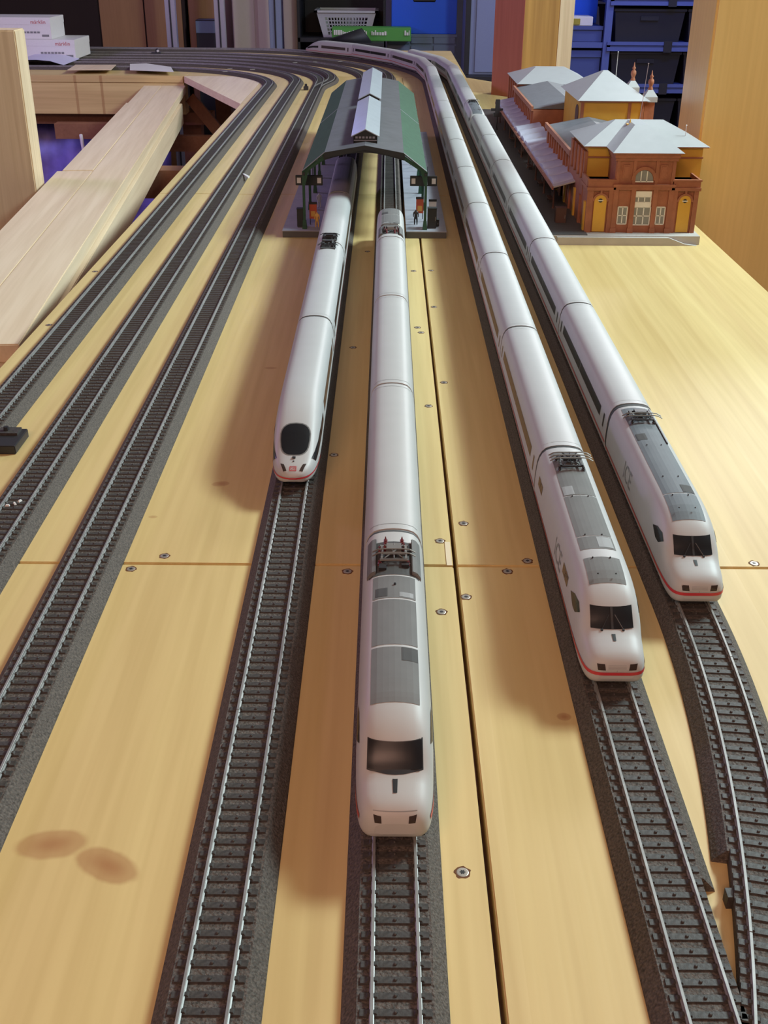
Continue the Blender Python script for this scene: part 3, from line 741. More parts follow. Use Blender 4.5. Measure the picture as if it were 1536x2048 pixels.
# ------------------------------------------------------------------ train shed and its platforms
HY0, HY1 = 1466, 2296
for (x0, x1, lab) in ((-137, -84.5, 'long grey platform on the pointed nose train side of the shed'), (26.5, 80, 'long grey platform of the shed beside the cream train')):
    p = thing('platform', lab, 'platform', ((x0 + x1) / 2, 1456, 0))
    hw = (x1 - x0) / 2
    for k in range(4):
        y_ = k * 215; MB().box(-hw, hw, y_ + .3, y_ + 214.7, 8, 9).build('slab', 'platform_grey', p)
        MB().box(-hw + .4, hw - .4, y_ + .5, y_ + 214.5, 0, 8).build('edge', 'platform_edge', p)
sh = thing('train_shed', 'model train shed with green and grey roof over two tracks', 'shed', (-28, HY0, 9))
HX, HZ = -28, 9
RX = [-109, -80, -28, 22, 52.5]; RZ = [84, 107, 116, 107, 84]
def hp(name, mb, mat, **k):
    o = mb.build(name, mat, sh, **k); o.location = Vector((28, -HY0, -9)) * S; return o
for q in range(4):
    for (a, b) in ((HY0, 1880), (1880.8, HY1)):
        x0, x1, z0, z1 = RX[q], RX[q + 1], RZ[q], RZ[q + 1]
        hp('roof_panel', MB().prism([(x0, z0), (x1, z1), (x1, z1 - 2), (x0, z0 - 2)], 'Y', a, b), 'hall_green' if q in (0, 3) else 'hall_grey')
for s_, xa, xb, za, zb in ((0, RX[0], RX[1], RZ[0], RZ[1]), (1, RX[3], RX[4], RZ[3], RZ[4])):   # light edge trim on the green wings
    hp('edge_trim', MB().bar((xa, HY0 - .3, za + .2), (xb, HY0 - .3, zb + .2), .55, 5), 'platform_grey')
    hp('edge_trim', MB().bar((xa, 1880.4, za + .2), (xb, 1880.4, zb + .2), .4, 5), 'platform_grey')
# arch girder at the front and inner girders
for y in [HY0 + 1 + k * 118 for k in range(8)]:
    low = [(-80 + i * 102 / 10, 100.5 - 3 + 9.5 * sin(pi * i / 10)) for i in range(11)]
    outl = [(RX[1], 105), (RX[2], 114), (RX[3], 105)] + low[::-1]
    hp('arch_girder', MB().prism(outl, 'Y', y, y + 3), 'hall_dark')
    for sg, xa, xb in ((-1, RX[0], RX[1]), (1, RX[4], RX[3])):
        hp('bracket', MB().prism([(xa, 82), (xb, 104), (xb, 98), (xa - sg * 8, 84), (xa - sg * 3.2, 66), (xa, 66)], 'Y', y + .3, y + 2.7), 'hall_green')
        pst = MB().frustum((xa - sg * 1 - 3, xa - sg * 1 + 3, y - 2, y + 5, 9), (xa - sg * 1 - 2.2, xa - sg * 1 + 2.2, y - .5, y + 3.5, 20)).box(xa - sg - 1.7, xa - sg + 1.7, y, y + 3, 20, 83)
        hp('post', pst, 'hall_green')
        hp('bracket', MB().bar((xa, y + 3, 66), (xa, y + 25, 81), 1.1, 5), 'hall_dark')
hp('fascia', MB().prism([(RX[1], RZ[1] + .2), (RX[2], RZ[2] + .2), (RX[3], RZ[3] + .2), (RX[3], RZ[3] - 7), (RX[2], RZ[2] - 5.5), (RX[1], RZ[1] - 7)], 'Y', HY0 - 1.2, HY0 - .1), 'hall_dark')
for xa in (RX[0] + 1.5, RX[4] - 1.5): hp('eave_beam', MB().box(xa - 1.5, xa + 1.5, HY0, HY1, 78, 82), 'hall_dark')
for xa in (-80, 22): hp('purlin', MB().box(xa - 1.5, xa + 1.5, HY0, HY1, 99, 104.8), 'hall_dark')
for (a, b) in ((1500, 1850), (1884, 2292)):
    e0, e1 = 122.5, 131.5
    for sx in (-1, 1):
        hp('skylight_pane', MB().prism([(-28, e1), (-28 + sx * 18.5, e0), (-28 + sx * 18.5, e0 - 1.1), (-28, e1 - 1.2)], 'Y', a - 2, b), 'hall_skylight')
        hp('skylight_wall', MB().box(-28 + sx * 15 - .6, -28 + sx * 15 + .6, a, b, 111, e0 + 1), 'hall_dark')
    for yy in (a, b - 1): hp('gable', MB().prism([(-43, 112), (-13, 112), (-13, e0 + 1), (-28, e1 - 1.5), (-43, e0 + 1)], 'Y', yy, yy + .8), 'hall_dark')
    for k in range(6): hp('louvre', MB().box(-41 + k * 4.5, -38 + k * 4.5, a - .4, a, 119.5, 122), 'platform_grey')
    hp('sill', MB().box(-43, -13, a - .8, a, 116.6, 117.6), 'platform_grey')
# furniture of the shed
for (x, lab) in ((-103, 'dark hanging platform sign with white panels on the pointed nose train side of the shed'), (49.5, 'dark hanging platform sign with white panels beside the cream train')):
    sg_ = thing('platform_sign', lab, 'sign', (x, 1500, 59))
    MB().box(-18, 18, 0, 4, 0, 13).build('case', 'hall_dark', sg_, False, .4)
    for q in (-13.5, 13.5): MB().box(q - 2.6, q + 2.6, -.4, 0, 3, 10).build('panel', 'sign_white', sg_)
    for q in (-5, 5): MB().bar((q, 2, 12.8), (q, 2, 25), .5, 5).build('hanger', 'hall_dark', sg_)
def cabinet(x, y, w_, d, h, lab, cat='cabinet', mat='hall_dark'):
    t = thing('platform_cabinet', lab, cat, (x, y, 9)); MB().box(-w_ / 2, w_ / 2, 0, d, 1, h).build('case', mat, t, False, .4)
    MB().box(-w_ / 2 - .4, w_ / 2 + .4, -.4, d + .4, h, h + .8).build('lid', mat, t); MB().box(-w_ / 2 + .6, w_ / 2 - .6, .4, d - .4, 0, 1).build('plinth', 'platform_edge', t)
    MB().box(w_ / 2 - 2, w_ / 2 - 1.4, -.5, 0, h * .4, h * .6).build('handle', 'panto_grey', t)
cabinet(-113, 1474, 11, 9, 24, 'tall black cabinet at the shed post beside the pointed nose train'); cabinet(61, 1473, 12, 10, 26, 'tall black cabinet at the shed post by the cream train')
cabinet(66, 1483, 10, 8, 9, 'low black case behind the tall cabinet by the cream train')
for (x, y, m_, lab) in ((-98, 1492, 'poster_red', 'red and yellow poster stand inside the shed on the pointed nose train side'), (46, 1530, 'poster_red', 'red and yellow poster stand inside the shed beside the cream train'), (63, 1515, 'sign_white', 'white timetable board with black top on the shed platform')):
    t = thing('poster_stand', lab, 'poster stand', (x, y, 9))
    for q in (-4, 4): MB().box(q - .5, q + .5, 0, 1, 0, 27).build('foot', 'hall_dark', t)
    MB().box(-5, 5, -.5, .5, 8, 27).build('board', m_, t); MB().box(-5.4, 5.4, -.7, .7, 27, 30).build('top_bar', 'hall_dark', t)
    if m_ == 'poster_red': MB().box(-3, 3, -.8, -.5, 11, 18).build('print', 'poster_yellow', t)
for (x, y, c_, lab) in ((-92, 1476, 'poster_yellow', 'tiny figure in yellow on the pointed nose train platform'), (40, 1496, 'hall_dark', 'tiny dark dressed figure on the cream train platform'), (-96, 1600, 'sign_white', 'tiny figure in white deeper inside the shed')):
    def fig():
        b = bmesh.new()
        me = bpy.data.meshes.new('person'); V = [(0, 0, 11), (0, 0, 14), (0, 0, 17), (0, 0, 18.3), (0, 0, 20), (-1.6, 0, 7), (-1.7, .2, 1), (-1.8, -1, .4), (1.6, 0, 7), (1.7, .2, 1), (1.8, -1, .4), (-2.6, 0, 16.6), (-3.3, -.3, 13), (-3.1, -1.6, 10.5), (2.6, 0, 16.6), (3.3, -.3, 13), (3.1, -1.6, 10.5)]
        Eg = [(0, 1), (1, 2), (2, 3), (3, 4), (0, 5), (5, 6), (6, 7), (0, 8), (8, 9), (9, 10), (2, 11), (11, 12), (12, 13), (2, 14), (14, 15), (15, 16)]
        R_ = [1.9, 2.1, 1.9, .9, 1.5, 1.2, .8, .8, 1.2, .8, .8, .95, .75, .6, .95, .75, .6]
        me.from_pydata([(a * S, b_ * S, c * S) for a, b_, c in V], Eg, []); b.free()
        o = bpy.data.objects.new('person', me); col.objects.link(o); md = o.modifiers.new('Skin', 'SKIN'); o.modifiers.new('Sub', 'SUBSURF').levels = 1
        for sv, r in zip(me.skin_vertices[0].data, R_): sv.radius = (r * S, r * S)
        me.skin_vertices[0].data[0].use_root = True; me.materials.append(MATS[c_]); return o
    o = fig(); o.location = Vector((x, y, 9)) * S; tag(o, lab, 'person', 'tiny figures in the shed')

# ------------------------------------------------------------------ station building
ST = thing('station_building', 'model station building of red brick and yellow walls with pale roofs', 'building', (335, 1426, 0))
def sp(name, mb, mat, parent=None, **k):
    o = mb.build(name, mat, parent or ST, **k)
    if parent is None: o.location = Vector((-335, -1426, 0)) * S
    return o
B0 = 12
sp('base_slab', MB().box(214, 408, 1432, 2640, 0, B0 - 1), 'station_base'); sp('base_slab', MB().prism([(222, 0), (404, 0), (388, 2), (366, B0 - 2), (222, B0 - 2)], 'Y', 1426, 1432), 'station_base')
sp('platform_floor', MB().box(214.5, 262, 1434, 2640, B0 - 1, B0), 'platform_edge')
# front pavilion: two wings with terraces, tall middle bay
XL, XR, ML, MR, FY, TY, BY = 262, 404, 294, 371, 1450, 1501, 1618
Zw, Ze = 77, 111
for (a, b) in ((XL, ML), (MR, XR)):
    sp('wing_wall', MB().box(a, b, FY + 3, TY + 4, B0 - 1, Zw - 4), 'brick_red')
    for (p, q) in ((a - 2, a + 6), (b - 6, b)): sp('pilaster', MB().box(p, q, FY, FY + 4, B0 - 1, Zw - 12), 'brick_red')
    sp('cornice', MB().box(a - 3, b + 2, FY - 1.5, TY, Zw - 12, Zw - 8).box(a - 2, b + 1, FY, FY + 3, Zw - 8, Zw).box(a - 3, b + 2, FY - 1.5, FY + 4, Zw, Zw + 2), 'brick_red')
    sp('terrace_side', MB().box(*((a - 2.4, a + .8) if a == XL else (b - .8, b + 1.6)), FY + 4.2, TY - .5, Zw - 7.8, Zw + 1.8), 'brick_red')
    sp('terrace_floor', MB().box(a, b, FY + 3, TY, Zw - 5, Zw - 4), 'station_brown')
    c_ = (a + b) / 2; r_ = 8
    arch = [(c_ - r_, B0), (c_ + r_, B0)] + [(c_ + r_ * cos(t), 51 + r_ * sin(t)) for t in [pi * k / 10 for k in range(11)]]
    d_ = sp('arched_panel', MB().prism(arch, 'Y', FY + 1.2, FY + 3.1), 'stucco_yellow')
    ring_ = MB()
    for k in range(10):
        t0, t1 = pi * k / 10, pi * (k + 1) / 10
        ring_.prism([(c_ + 8 * cos(t0), 51 + 8 * sin(t0)), (c_ + 10.5 * cos(t0), 51 + 10.5 * sin(t0)), (c_ + 10.5 * cos(t1), 51 + 10.5 * sin(t1)), (c_ + 8 * cos(t1), 51 + 8 * sin(t1))], 'Y', FY, FY + 3.2)
    sp('arch_surround', ring_.box(c_ - 1.3, c_ + 1.3, FY - .6, FY + 2, 60, 65), 'brick_red')
    sp('roundel', MB().bar((c_, FY + .7, 52), (c_, FY + 1.4, 52), 2.6, 14), 'panto_black'); sp('roundel_bar', MB().box(c_ - 3.4, c_ + 3.4, FY + .4, FY + .8, 51.4, 52.6), 'frame_white')
sp('bay_wall', MB().box(ML, MR, FY + 2, TY + 20, B0 - 1, Ze), 'brick_red')
for x in (ML, ML + 22.5, MR - 26, MR - 6): sp('pilaster', MB().box(x, x + 6, FY - 1.1, FY + 2.9, B0 - 1, 69.9).box(x - .8, x + 6.8, FY - 2.2, FY + 3, B0 - 1, 17), 'brick_red')
sp('bay_cornice', MB().box(ML - 2, MR + 2, FY - 2.5, FY + 3, 70, 73).box(ML - 1, MR + 1, FY - 1.5, FY + 3, 66, 70), 'brick_red')
sp('bay_cornice', MB().box(ML - 3, MR + 3, FY - 3, TY, Ze - 5, Ze).box(ML - 1.5, MR + 1.5, FY - 1, TY, Ze - 9, Ze - 5), 'brick_red')
for x in (ML + 1, ML + 22, MR - 26, MR - 5): sp('pilaster', MB().box(x, x + 4, FY, FY + 3, 73, Ze - 9), 'brick_red')
for (a, b) in ((ML + 9, ML + 18), (MR - 20, MR - 11)): sp('blind_panel', MB().box(a, b, FY + 1, FY + 2.2, 80, 97).box(a + 1.5, b - 1.5, FY + .6, FY + 1.2, 82, 95), 'brick_red')
mc = (ML + MR) / 2 - 1.5
def window(x0, x1, z0, z1, nx, nz, y=FY + 1.2, head=None):
    w_ = sp('window', MB().box(x0, x1, y + .6, y + 1, z0, z1), 'pane_grey')
    f_ = MB(); t_ = .9
    for k in range(nx + 1): xx = x0 + (x1 - x0) * k / nx; f_.box(xx - t_ / 1.4, xx + t_ / 1.4, y, y + .8, z0, z1)
    for k in range(nz + 1): zz = z0 + (z1 - z0) * k / nz; f_.box(x0, x1, y, y + .8, zz - t_ / 1.4, zz + t_ / 1.4)
    fo = f_.build('window_frame', 'frame_white', w_); return w_
window(mc - 13, mc + 13, 21, 44, 3, 2); window(mc - 12, mc + 12, 50, 57, 3, 1)
sp('window_spandrel', MB().box(mc - 13, mc + 13, FY + 1, FY + 2, 44, 50).box(mc - 12.5, mc + 12.5, FY + 1, FY + 2, 57, 64), 'frame_white')
window(ML + 8, ML + 20, 22, 44, 2, 2); window(MR - 19, MR - 8, 22, 44, 2, 2)
fan = [(mc - 12, 76), (mc + 12, 76)] + [(mc + 12 * cos(t), 78 + 12.5 * sin(t)) for t in [pi * k / 12 for k in range(13)]]
fo_ = sp('fan_window', MB().prism(fan, 'Y', FY + 1.4, FY + 2.1), 'pane_grey')
MB().box(mc - 4.4, mc - 3.2, FY + .8, FY + 1.5, 76, 89.5).box(mc + 3.2, mc + 4.4, FY + .8, FY + 1.5, 76, 89.5).box(mc - 12.5, mc + 12.5, FY + .8, FY + 1.5, 75.4, 77).build('window_frame', 'frame_white', fo_)
rg = MB()
for k in range(12):
    t0, t1 = pi * k / 12, pi * (k + 1) / 12
    rg.prism([(mc + 12.5 * cos(t0), 78 + 13 * sin(t0)), (mc + 16.5 * cos(t0), 78 + 17 * sin(t0)), (mc + 16.5 * cos(t1), 78 + 17 * sin(t1)), (mc + 12.5 * cos(t1), 78 + 13 * sin(t1))], 'Y', FY - .5, FY + 2.2)
sp('arch_surround', rg, 'brick_red')
# upper yellow storey behind the terraces, with roof
UX0, UX1 = 265, 416
sp('upper_wall', MB().box(UX0, UX1, TY, BY, 60, Ze), 'stucco_yellow'); sp('string_course', MB().box(UX0 - 1, UX1 + 1, TY - 1.4, BY, 97, 99), 'brick_red')
sp('side_pilasters', MB().box(UX0 - 4, UX0, TY - 2, BY + 2, B0, 105), 'brick_red')
for k in range(4): sp('side_column', MB().lathe([(2.4, 0), (2.0, 4), (1.8, 32), (2.6, 36)], (UX0 - 5, TY + 8 + k * 28, 70), 8), 'brick_red', smooth=True)
sp('roof_soffit', MB().box(UX0 - 5, UX1 + 6, TY - 6, BY + 6, Ze, Ze + 1.5), 'brick_red'); sp('roof_soffit', MB().box(ML - 6, MR + 6, FY - 6, TY, Ze, Ze + 1.5), 'brick_red')
def hip(x0, x1, y0, y1, z0, zr, inx, iny, nm='roof', mat='roof_pale'):
    xa, xb, ya, yb = x0 + inx, x1 - inx, y0 + iny, y1 - iny
    mb = MB(); i = 0
    mb.v = [(x0, y0, z0), (x1, y0, z0), (x1, y1, z0), (x0, y1, z0), (xa, ya, zr), (xb, ya, zr), (xb, yb, zr), (xa, yb, zr)]
    mb.f = [(0, 1, 5, 4), (1, 2, 6, 5), (2, 3, 7, 6), (3, 0, 4, 7), (4, 5, 6, 7), (3, 2, 1, 0)]
    return sp(nm, mb, mat)
hip(UX0 - 7, UX1 + 7, TY - 7, BY + 7, Ze + 1.5, 137.5, 50, 64)
mb = MB(); mb.v = [(ML - 7, FY - 7, Ze + 1.6), (MR + 7, FY - 7, Ze + 1.6), (MR + 7, TY + 40, Ze + 1.6), (ML - 7, TY + 40, Ze + 1.6), (mc - 6, FY + 60, 137.6), (mc + 12, FY + 60, 137.6), (mc + 12, TY + 62, 137.6), (mc - 6, TY + 62, 137.6)]
mb.f = [(0, 1, 5, 4), (1, 2, 6, 5), (3, 0, 4, 7), (4, 5, 6, 7)]; sp('roof', mb, 'roof_pale')
sp('chimney', MB().box(320, 327, 1532, 1539, 118, 134).box(319, 328, 1531, 1540, 134, 135.5).lathe([(1.2, 0), (.8, 6)], (323.5, 1535.5, 135), 8), 'stucco_yellow')
for (x, y, z0, z1) in ((395, 1520, 113, 136), (370, 1700, 88, 195), (389, 2000, 134, 186)):
    q = sp('flagpole', MB().bar((x, y, z0), (x + (6 if z1 == 195 else 0), y, z1), .55, 6, .4), 'carton_white')
    MB().lathe([(.2, -1), (1.1, 0), (.2, 1)], (x + (6 if z1 == 195 else 0), y, z1), 8).build('knob', 'carton_white', q)
# linking wings, hall block, far pavilion
for (a, b, z) in ((BY + 2, 1896, 84), (2090, 2418, 84)):
    sp('link_wall', MB().box(264, 396, a, b, B0 - 1, z - 2), 'brick_red')
    n = int((b - a) / 26)
    for k in range(n): sp('pilaster', MB().box(260.5, 264.5, a + 6 + k * 26, a + 12 + k * 26, B0, z - 5), 'brick_red')
    sp('parapet', MB().box(260, 264, a, b, z - 5, z + 3), 'brick_red')
    sp('link_roof', MB().prism([(264, z - 1), (330, z + 12), (396, z - 1)], 'Y', a, b), 'roof_slate')
HB = (318, 420, 1898, 2085)
sp('hall_wall', MB().box(HB[0], HB[1], HB[2], HB[3], B0 - 1, 120), 'stucco_yellow')
for x in (HB[0] - 1, HB[1] - 5, (HB[0] + HB[1]) / 2 + 25): sp('pilaster', MB().box(x, x + 5, HB[2] - 1.5, HB[2] + 2, 70, 118), 'brick_red')
sp('hall_cornice', MB().box(HB[0] - 4, HB[1] + 4, HB[2] - 4, HB[3] + 4, 118, 121), 'brick_red')
ar = [(HB[2] + 25, 84), (HB[2] + 55, 84)] + [(HB[2] + 40 + 15 * cos(t), 98 + 12 * sin(t)) for t in [pi * k / 8 for k in range(9)]]
sp('arched_opening', MB().prism(ar, 'X', HB[0] - 1, HB[0] + 1), 'station_brown')
hip(HB[0] - 8, HB[1] + 8, HB[2] - 8, HB[3] + 8, 121, 158, 55, 98)
for y in (1915, 2050):
    x = 432 - (0 if y < 2000 else 2)
    tt = sp('turret', MB().box(x - 9, x + 7, y - 8, y + 8, B0, 118), 'brick_red')
    MB().box(x - 12, x + 10, y - 11, y + 11, 118, 126).frustum((x - 12, x + 10, y - 11, y + 11, 126), (x - 5, x + 3, y - 4, y + 4, 136)).build('turret_cap', 'roof_pale', tt)
    MB().lathe([(3.5, 0), (4.2, 4), (2.6, 7), (3.4, 9), (4.8, 13), (4.4, 17), (1.8, 20), (3.4, 22.5), (1.4, 25), (.9, 29), (.2, 32)], (x - 1, y, 134), 10).build('finial', 'brick_red', tt, True)
sp('far_wall', MB().box(276, 420, 2420, 2620, B0 - 1, 90), 'stucco_yellow'); sp('far_side', MB().box(272, 276, 2421, 2622, B0 - 1, 88), 'brick_red')
for k in range(5): sp('pilaster', MB().box(269, 273, 2424 + k * 42, 2432 + k * 42, B0, 86), 'brick_red')
hip(268, 426, 2412, 2630, 90, 114, 48, 100)
sp('far_wall_sill', MB().box(270, 424, 2418.5, 2424, 86, 90), 'brick_red')
# lower side wall under the canopy and the canopy
for k in range(22): sp('side_pier', MB().box(258.5, 263, FY + 8 + k * 44, FY + 16 + k * 44, B0, 49), 'brick_red' if k % 2 else 'stucco_yellow')
CY0, CY1, NC = 1572, 2470, 17
cw = (CY1 - CY0) / NC
pr = [(0, 0)] + [(cw * .94 * (1 - cos(pi * k / 8)) / 2, 5.0 * sin(pi * k / 8)) for k in range(1, 8)] + [(cw * .94, 0)]
pan = None
for k in range(NC):
    if pan is None:
        mb = MB(); i = 0
        for x, z in ((0, 0), (42, 8)):
            for (p, q) in pr: mb.v.append((x, p, z + q))
        n = len(pr); mb.f = [(j, j + 1, n + j + 1, n + j) for j in range(n - 1)] + [tuple(range(n)), tuple(range(2 * n - 1, n - 1, -1)), (0, n - 1, 2 * n - 1, n)]
        pan = sp('canopy_panel', mb, 'canopy_grey'); o = pan
    else: o = pan.copy(); col.objects.link(o)
    o.location = Vector((233 - 335, CY0 + k * cw - 1426, 49)) * S
sp('canopy_deck', MB().prism([(231, 46.5), (262, 55), (262, 57), (231, 48.6)], 'Y', CY0 - 14, CY1), 'station_base'); sp('canopy_fascia', MB().box(229.5, 231.5, CY0 - 15, CY1, 44.5, 49), 'brick_red')
for k in range(9):
    y = CY0 + 20 + k * 105; sp('canopy_column', MB().lathe([(2.2, 0), (1.4, 3), (1.1, 30), (2.4, 35)], (238, y, B0), 8).bar((238, y, 38), (252, y, 47), .8, 5), 'station_brown')
t = thing('platform_lamp', 'black cross shaped signal post on the station platform by the outer coaches', 'signal', (222, 2330, B0))
MB().lathe([(3, 0), (1.4, 3), (1.2, 40)], (0, 0, 0), 8).build('post', 'panto_black', t); MB().box(-4.5, 4.5, -2, 2, 32, 58).build('head', 'panto_black', t, False, .5); MB().box(-13, 13, -1.4, 1.4, 36, 41).build('arm', 'panto_black', t); MB().box(-8, 8, -3, 3, 25, 33).build('case', 'panto_black', t, False, .5)
cabinet(236, 1500, 14, 12, 22, 'dark brown kiosk box under the near end of the station canopy', 'kiosk', 'station_brown')
for k, y in enumerate((1640, 1760, 1900, 2040, 2190)):
    t = thing('platform_bench', 'dark bench on the station platform, %s from the kiosk box' % ORD[k], 'bench', (240, y, B0), 0, 'benches under the canopy')
    MB().box(-4, 4, -12, 12, 5, 6.2).build('seat', 'station_brown', t); MB().box(3, 4, -12, 12, 6, 13).build('backrest', 'station_brown', t)
    for q in (-9, 9): MB().box(-3, 3, q - 1, q + 1, 0, 5).build('leg', 'panto_black', t)

# ------------------------------------------------------------------ pale planks in the gap on the left
def plank(x0, y0, x1, y1, wd, z0, z1, lab, mat='pine_pale'):
    """runs from its near right corner (x0,y0) to the far right corner"""
    L = hypot(x1 - x0, y1 - y0); a = atan2(-(x1 - x0), y1 - y0)
    return single('plank', MB().box(-wd, 0, 0, L, 0, z1 - z0), mat, lab, 'plank', (x0, y0, z0), a, 'pale planks beside the table', bevel=1.2)
def rx(y): return -380 - .0886 * (y - 1087)
plank(rx(1090), 1090, rx(3394), 3394, 68, -45, -25, 'long pale pine plank on top of the stack nearest the table edge')
plank(rx(1100) - 68.4, 1100, rx(2060) - 68.4, 2060, 65, -45, -25.4, 'pale pine plank on top of the stack beside the upright post')
plank(rx(2063) - 68.4, 2063, rx(3003) - 68.4, 3003, 56, -45, -24.6, 'pale pine plank on top of the stack, middle of three in its row')
plank(rx(3006) - 68.4, 3006, rx(3392) - 68.4, 3392, 52, -45, -25.2, 'short pale pine plank on top of the stack against the edge beam')
plank(rx(1060) + 7, 1060, rx(3160) + 7, 3160, 138, -98, -45.3, 'thick pale pine beam lying under the thin planks by the table')
for y in (1500, 2500):
    t = thing('trestle', 'brown trestle carrying the pale planks %s' % ('near the upright post' if y < 2000 else 'near the edge beam'), 'trestle', (-560, y, FZ), 0, 'trestles under the planks')
    MB().box(-120, 175, -30, 30, -98.2 - FZ - 60, -98.2 - FZ).build('top_bar', 'red_brown_wood', t)
    for q in (-95, 145): MB().box(q - 25, q + 25, -25, 25, 0, -98.2 - FZ - 60).build('leg', 'red_brown_wood', t)
po = thing('support_post', 'square pale pine post with small knots standing left of the planks', 'post', (-668, 2000, FZ))
MB().box(-62, 63, -62, -8, 0, 217 - FZ).build('shaft', 'pine_post', po, False, 2)
MB().box(-70, 70, -70, 0, 0, 30).build('foot', 'red_brown_wood', po)
tpart('batten', MB().box(-962, -640, 3330, 3372, -166, -124), 'red_brown_wood'); tpart('batten', MB().box(-660, -620, 3372, 3445, -166, -124), 'red_brown_wood')
# violet blue sheet hanging in folds behind the edge beam
top = []; rows = []
for j in range(14):
    z = -141 - j * 53; rows.append([(-1520 + i * 22, 3530 - 14 * j * (j < 9) - 126 * (j >= 9) + (10 + j) * sin(i * .9 + .3 * j) * .9 + random.uniform(-3, 3), z) for i in range(40)])
sb = MB().grid(rows); nn = len(sb.v); sb2 = MB(); sb2.v = sb.v + [(x, y + 2, z) for x, y, z in sb.v]; sb2.f = sb.f + [tuple(nn + k for k in f[::-1]) for f in sb.f]
R_, C_ = 14, 40
edge = [k for k in range(C_)] + [r * C_ + C_ - 1 for r in range(1, R_)] + [(R_ - 1) * C_ + k for k in range(C_ - 2, -1, -1)] + [r * C_ for r in range(R_ - 2, 0, -1)]
sb2.f += [(edge[k], edge[(k + 1) % len(edge)], nn + edge[(k + 1) % len(edge)], nn + edge[k]) for k in range(len(edge))]
single('plastic_sheet', sb2, 'sheet_blue', 'violet blue plastic sheet hanging in folds behind the edge beam', 'sheet', smooth=True)
single('white_rod', MB().bar((0, 0, 0), (-190, 520, 700), 5, 8), 'carton_white', 'thin white rod leaning on the violet blue sheet', 'rod', (-690, 2780, FZ))

# ------------------------------------------------------------------ things lying on the far table section
def carton(x, y, z, w_, d, h, lab, rz=0, sx=1):
    t = thing('carton', lab, 'box', (x, y, z), rz, 'white cartons on the far table')
    MB().box(-w_ / 2, w_ / 2, 0, d, 0, h).build('body', 'carton_white', t, False, 1); MB().box(-w_ / 2 - .8, w_ / 2 + .8, -.8, d + .8, h * .66, h + .8).build('lid', 'carton_white', t, False, 1)
    v, f = text_geo('märklin', 16); q = MB(); q.v = [(a + w_ / 2 - 38, -1.2, b + h * .80) for a, b, _ in v]; q.f = f; q.build('lettering', 'print_red', t)
    q = MB()
    for k in range(7): q.box(w_ / 2 - 110 + k * 11, w_ / 2 - 102 + k * 11, -1, -.4, h * .28, h * .28 + 5)
    q.box(w_ / 2 - 30, w_ / 2 - 8, -1, -.4, h * .12, h * .12 + 6); q.build('print', 'print_grey', t)['kind'] = 'stuff'
carton(-1118, 3762, 10.6, 256, 190, 56, 'white carton with red lettering, lower one of two on the far table'); carton(-1176, 3775, 67.6, 226, 160, 62, 'white carton with red lettering, on top of the other carton')
cs = MB()
a_ = [(-110, 0), (-80, 13), (-20, 14), (20, 11), (45, 4), (60, 0)]
cs.grid([[(x, y, z) for x, z in a_] for y in (0, 60, 130, 200)]); n0 = len(cs.v); cs.v += [(x, y, z - .6) for x, y, z in cs.v]; cs.f += [tuple(n0 + k for k in f[::-1]) for f in list(cs.f)]
single('bent_brochure', cs, 'paper_violet', 'bent violet white brochure under the white cartons', 'brochure', (-1040, 3570, 11.4), .0, smooth=True)
single('paper_sheet', MB().prism([(-789, 3618), (-743, 3637), (-649, 3537), (-617, 3400), (-752, 3440)], 'Z', 10.6, 11.6), 'carton_white', 'white paper sheet lying over the inner far track', 'paper', (0, 0, 0))
single('cardboard_piece', MB().prism([(-945, 3576), (-824, 3585), (-807, 3439), (-931, 3425)], 'Z', 10.6, 12), 'pine_pale', 'flat beige cardboard piece lying over the inner far track', 'cardboard', (0, 0, 0))
t = thing('track_lantern', 'small black turnout lantern with white lens beside the far tracks', 'lantern', (-785, 4020, 0)); MB().box(-16, 16, -8, 8, 0, 11).build('case', 'panto_black', t, False, 1); MB().lathe([(7, 0), (6, 8), (2, 12)], (5, 0, 11), 8).build('cap', 'panto_black', t); MB().bar((8, -7, 16), (8, -3, 16), 4, 10).build('lens', 'carton_white', t)
t = thing('switch_motor', 'small black turnout drive box beside the table edge track', 'turnout drive', (-284, 760, 0)); MB().box(-22, 4, 0, 34, 0, 7).build('case', 'panto_black', t, False, .6); MB().box(-16, 0, 20, 32, 7, 9).build('lid', 'sleeper_black', t); MB().lathe([(2.4, 0), (2.0, 3)], (-10, 26, 9), 8).build('lantern', 'panto_black', t)
t = thing('buffer_lamp', 'tiny black lantern at the wye turnout', 'lantern', (-214, 3085, 0)); MB().box(-6, 6, -8, 8, 0, 9).build('case', 'panto_black', t, False, .5); MB().box(-3, 3, -3, 3, 9, 15).build('head', 'panto_black', t)
single('white_splinter', MB().prism([(0, 0), (3, 0), (14, -22), (12, -30), (9, -24)], 'Z', 7, 9), 'carton_white', 'small curved white splinter lying on the roadbed edge', 'splinter', (-236, 1855, 0))
for k, (px, py) in enumerate(((15, 1013), (40, 1004), (30, 1009))):
    X, Y = U(px, py, 8); single('wood_crumb', MB().frustum((-1.6, 1.6, -.8, .8, 0), (-.9, 1.2, -.4, .5, 1.1)), 'carton_white', 'pale wood crumb lying between the rails of the second track', 'crumb', (X, Y, 8.4), k * 1.1, 'crumbs between the rails')
random.seed(3)
for k, (px, py) in enumerate(((460, 137), (505, 139), (590, 125), (630, 124), (680, 123), (450, 143))):
    X, Y = U(px, py, 11); single('rail_clip', MB().box(-7, 7, -2, 2, 0, 1.6), 'rail_steel', 'shiny rail joint clip on the far curve tracks', 'clip', (X, Y, 10.4), .3, 'rail clips on the far curve')

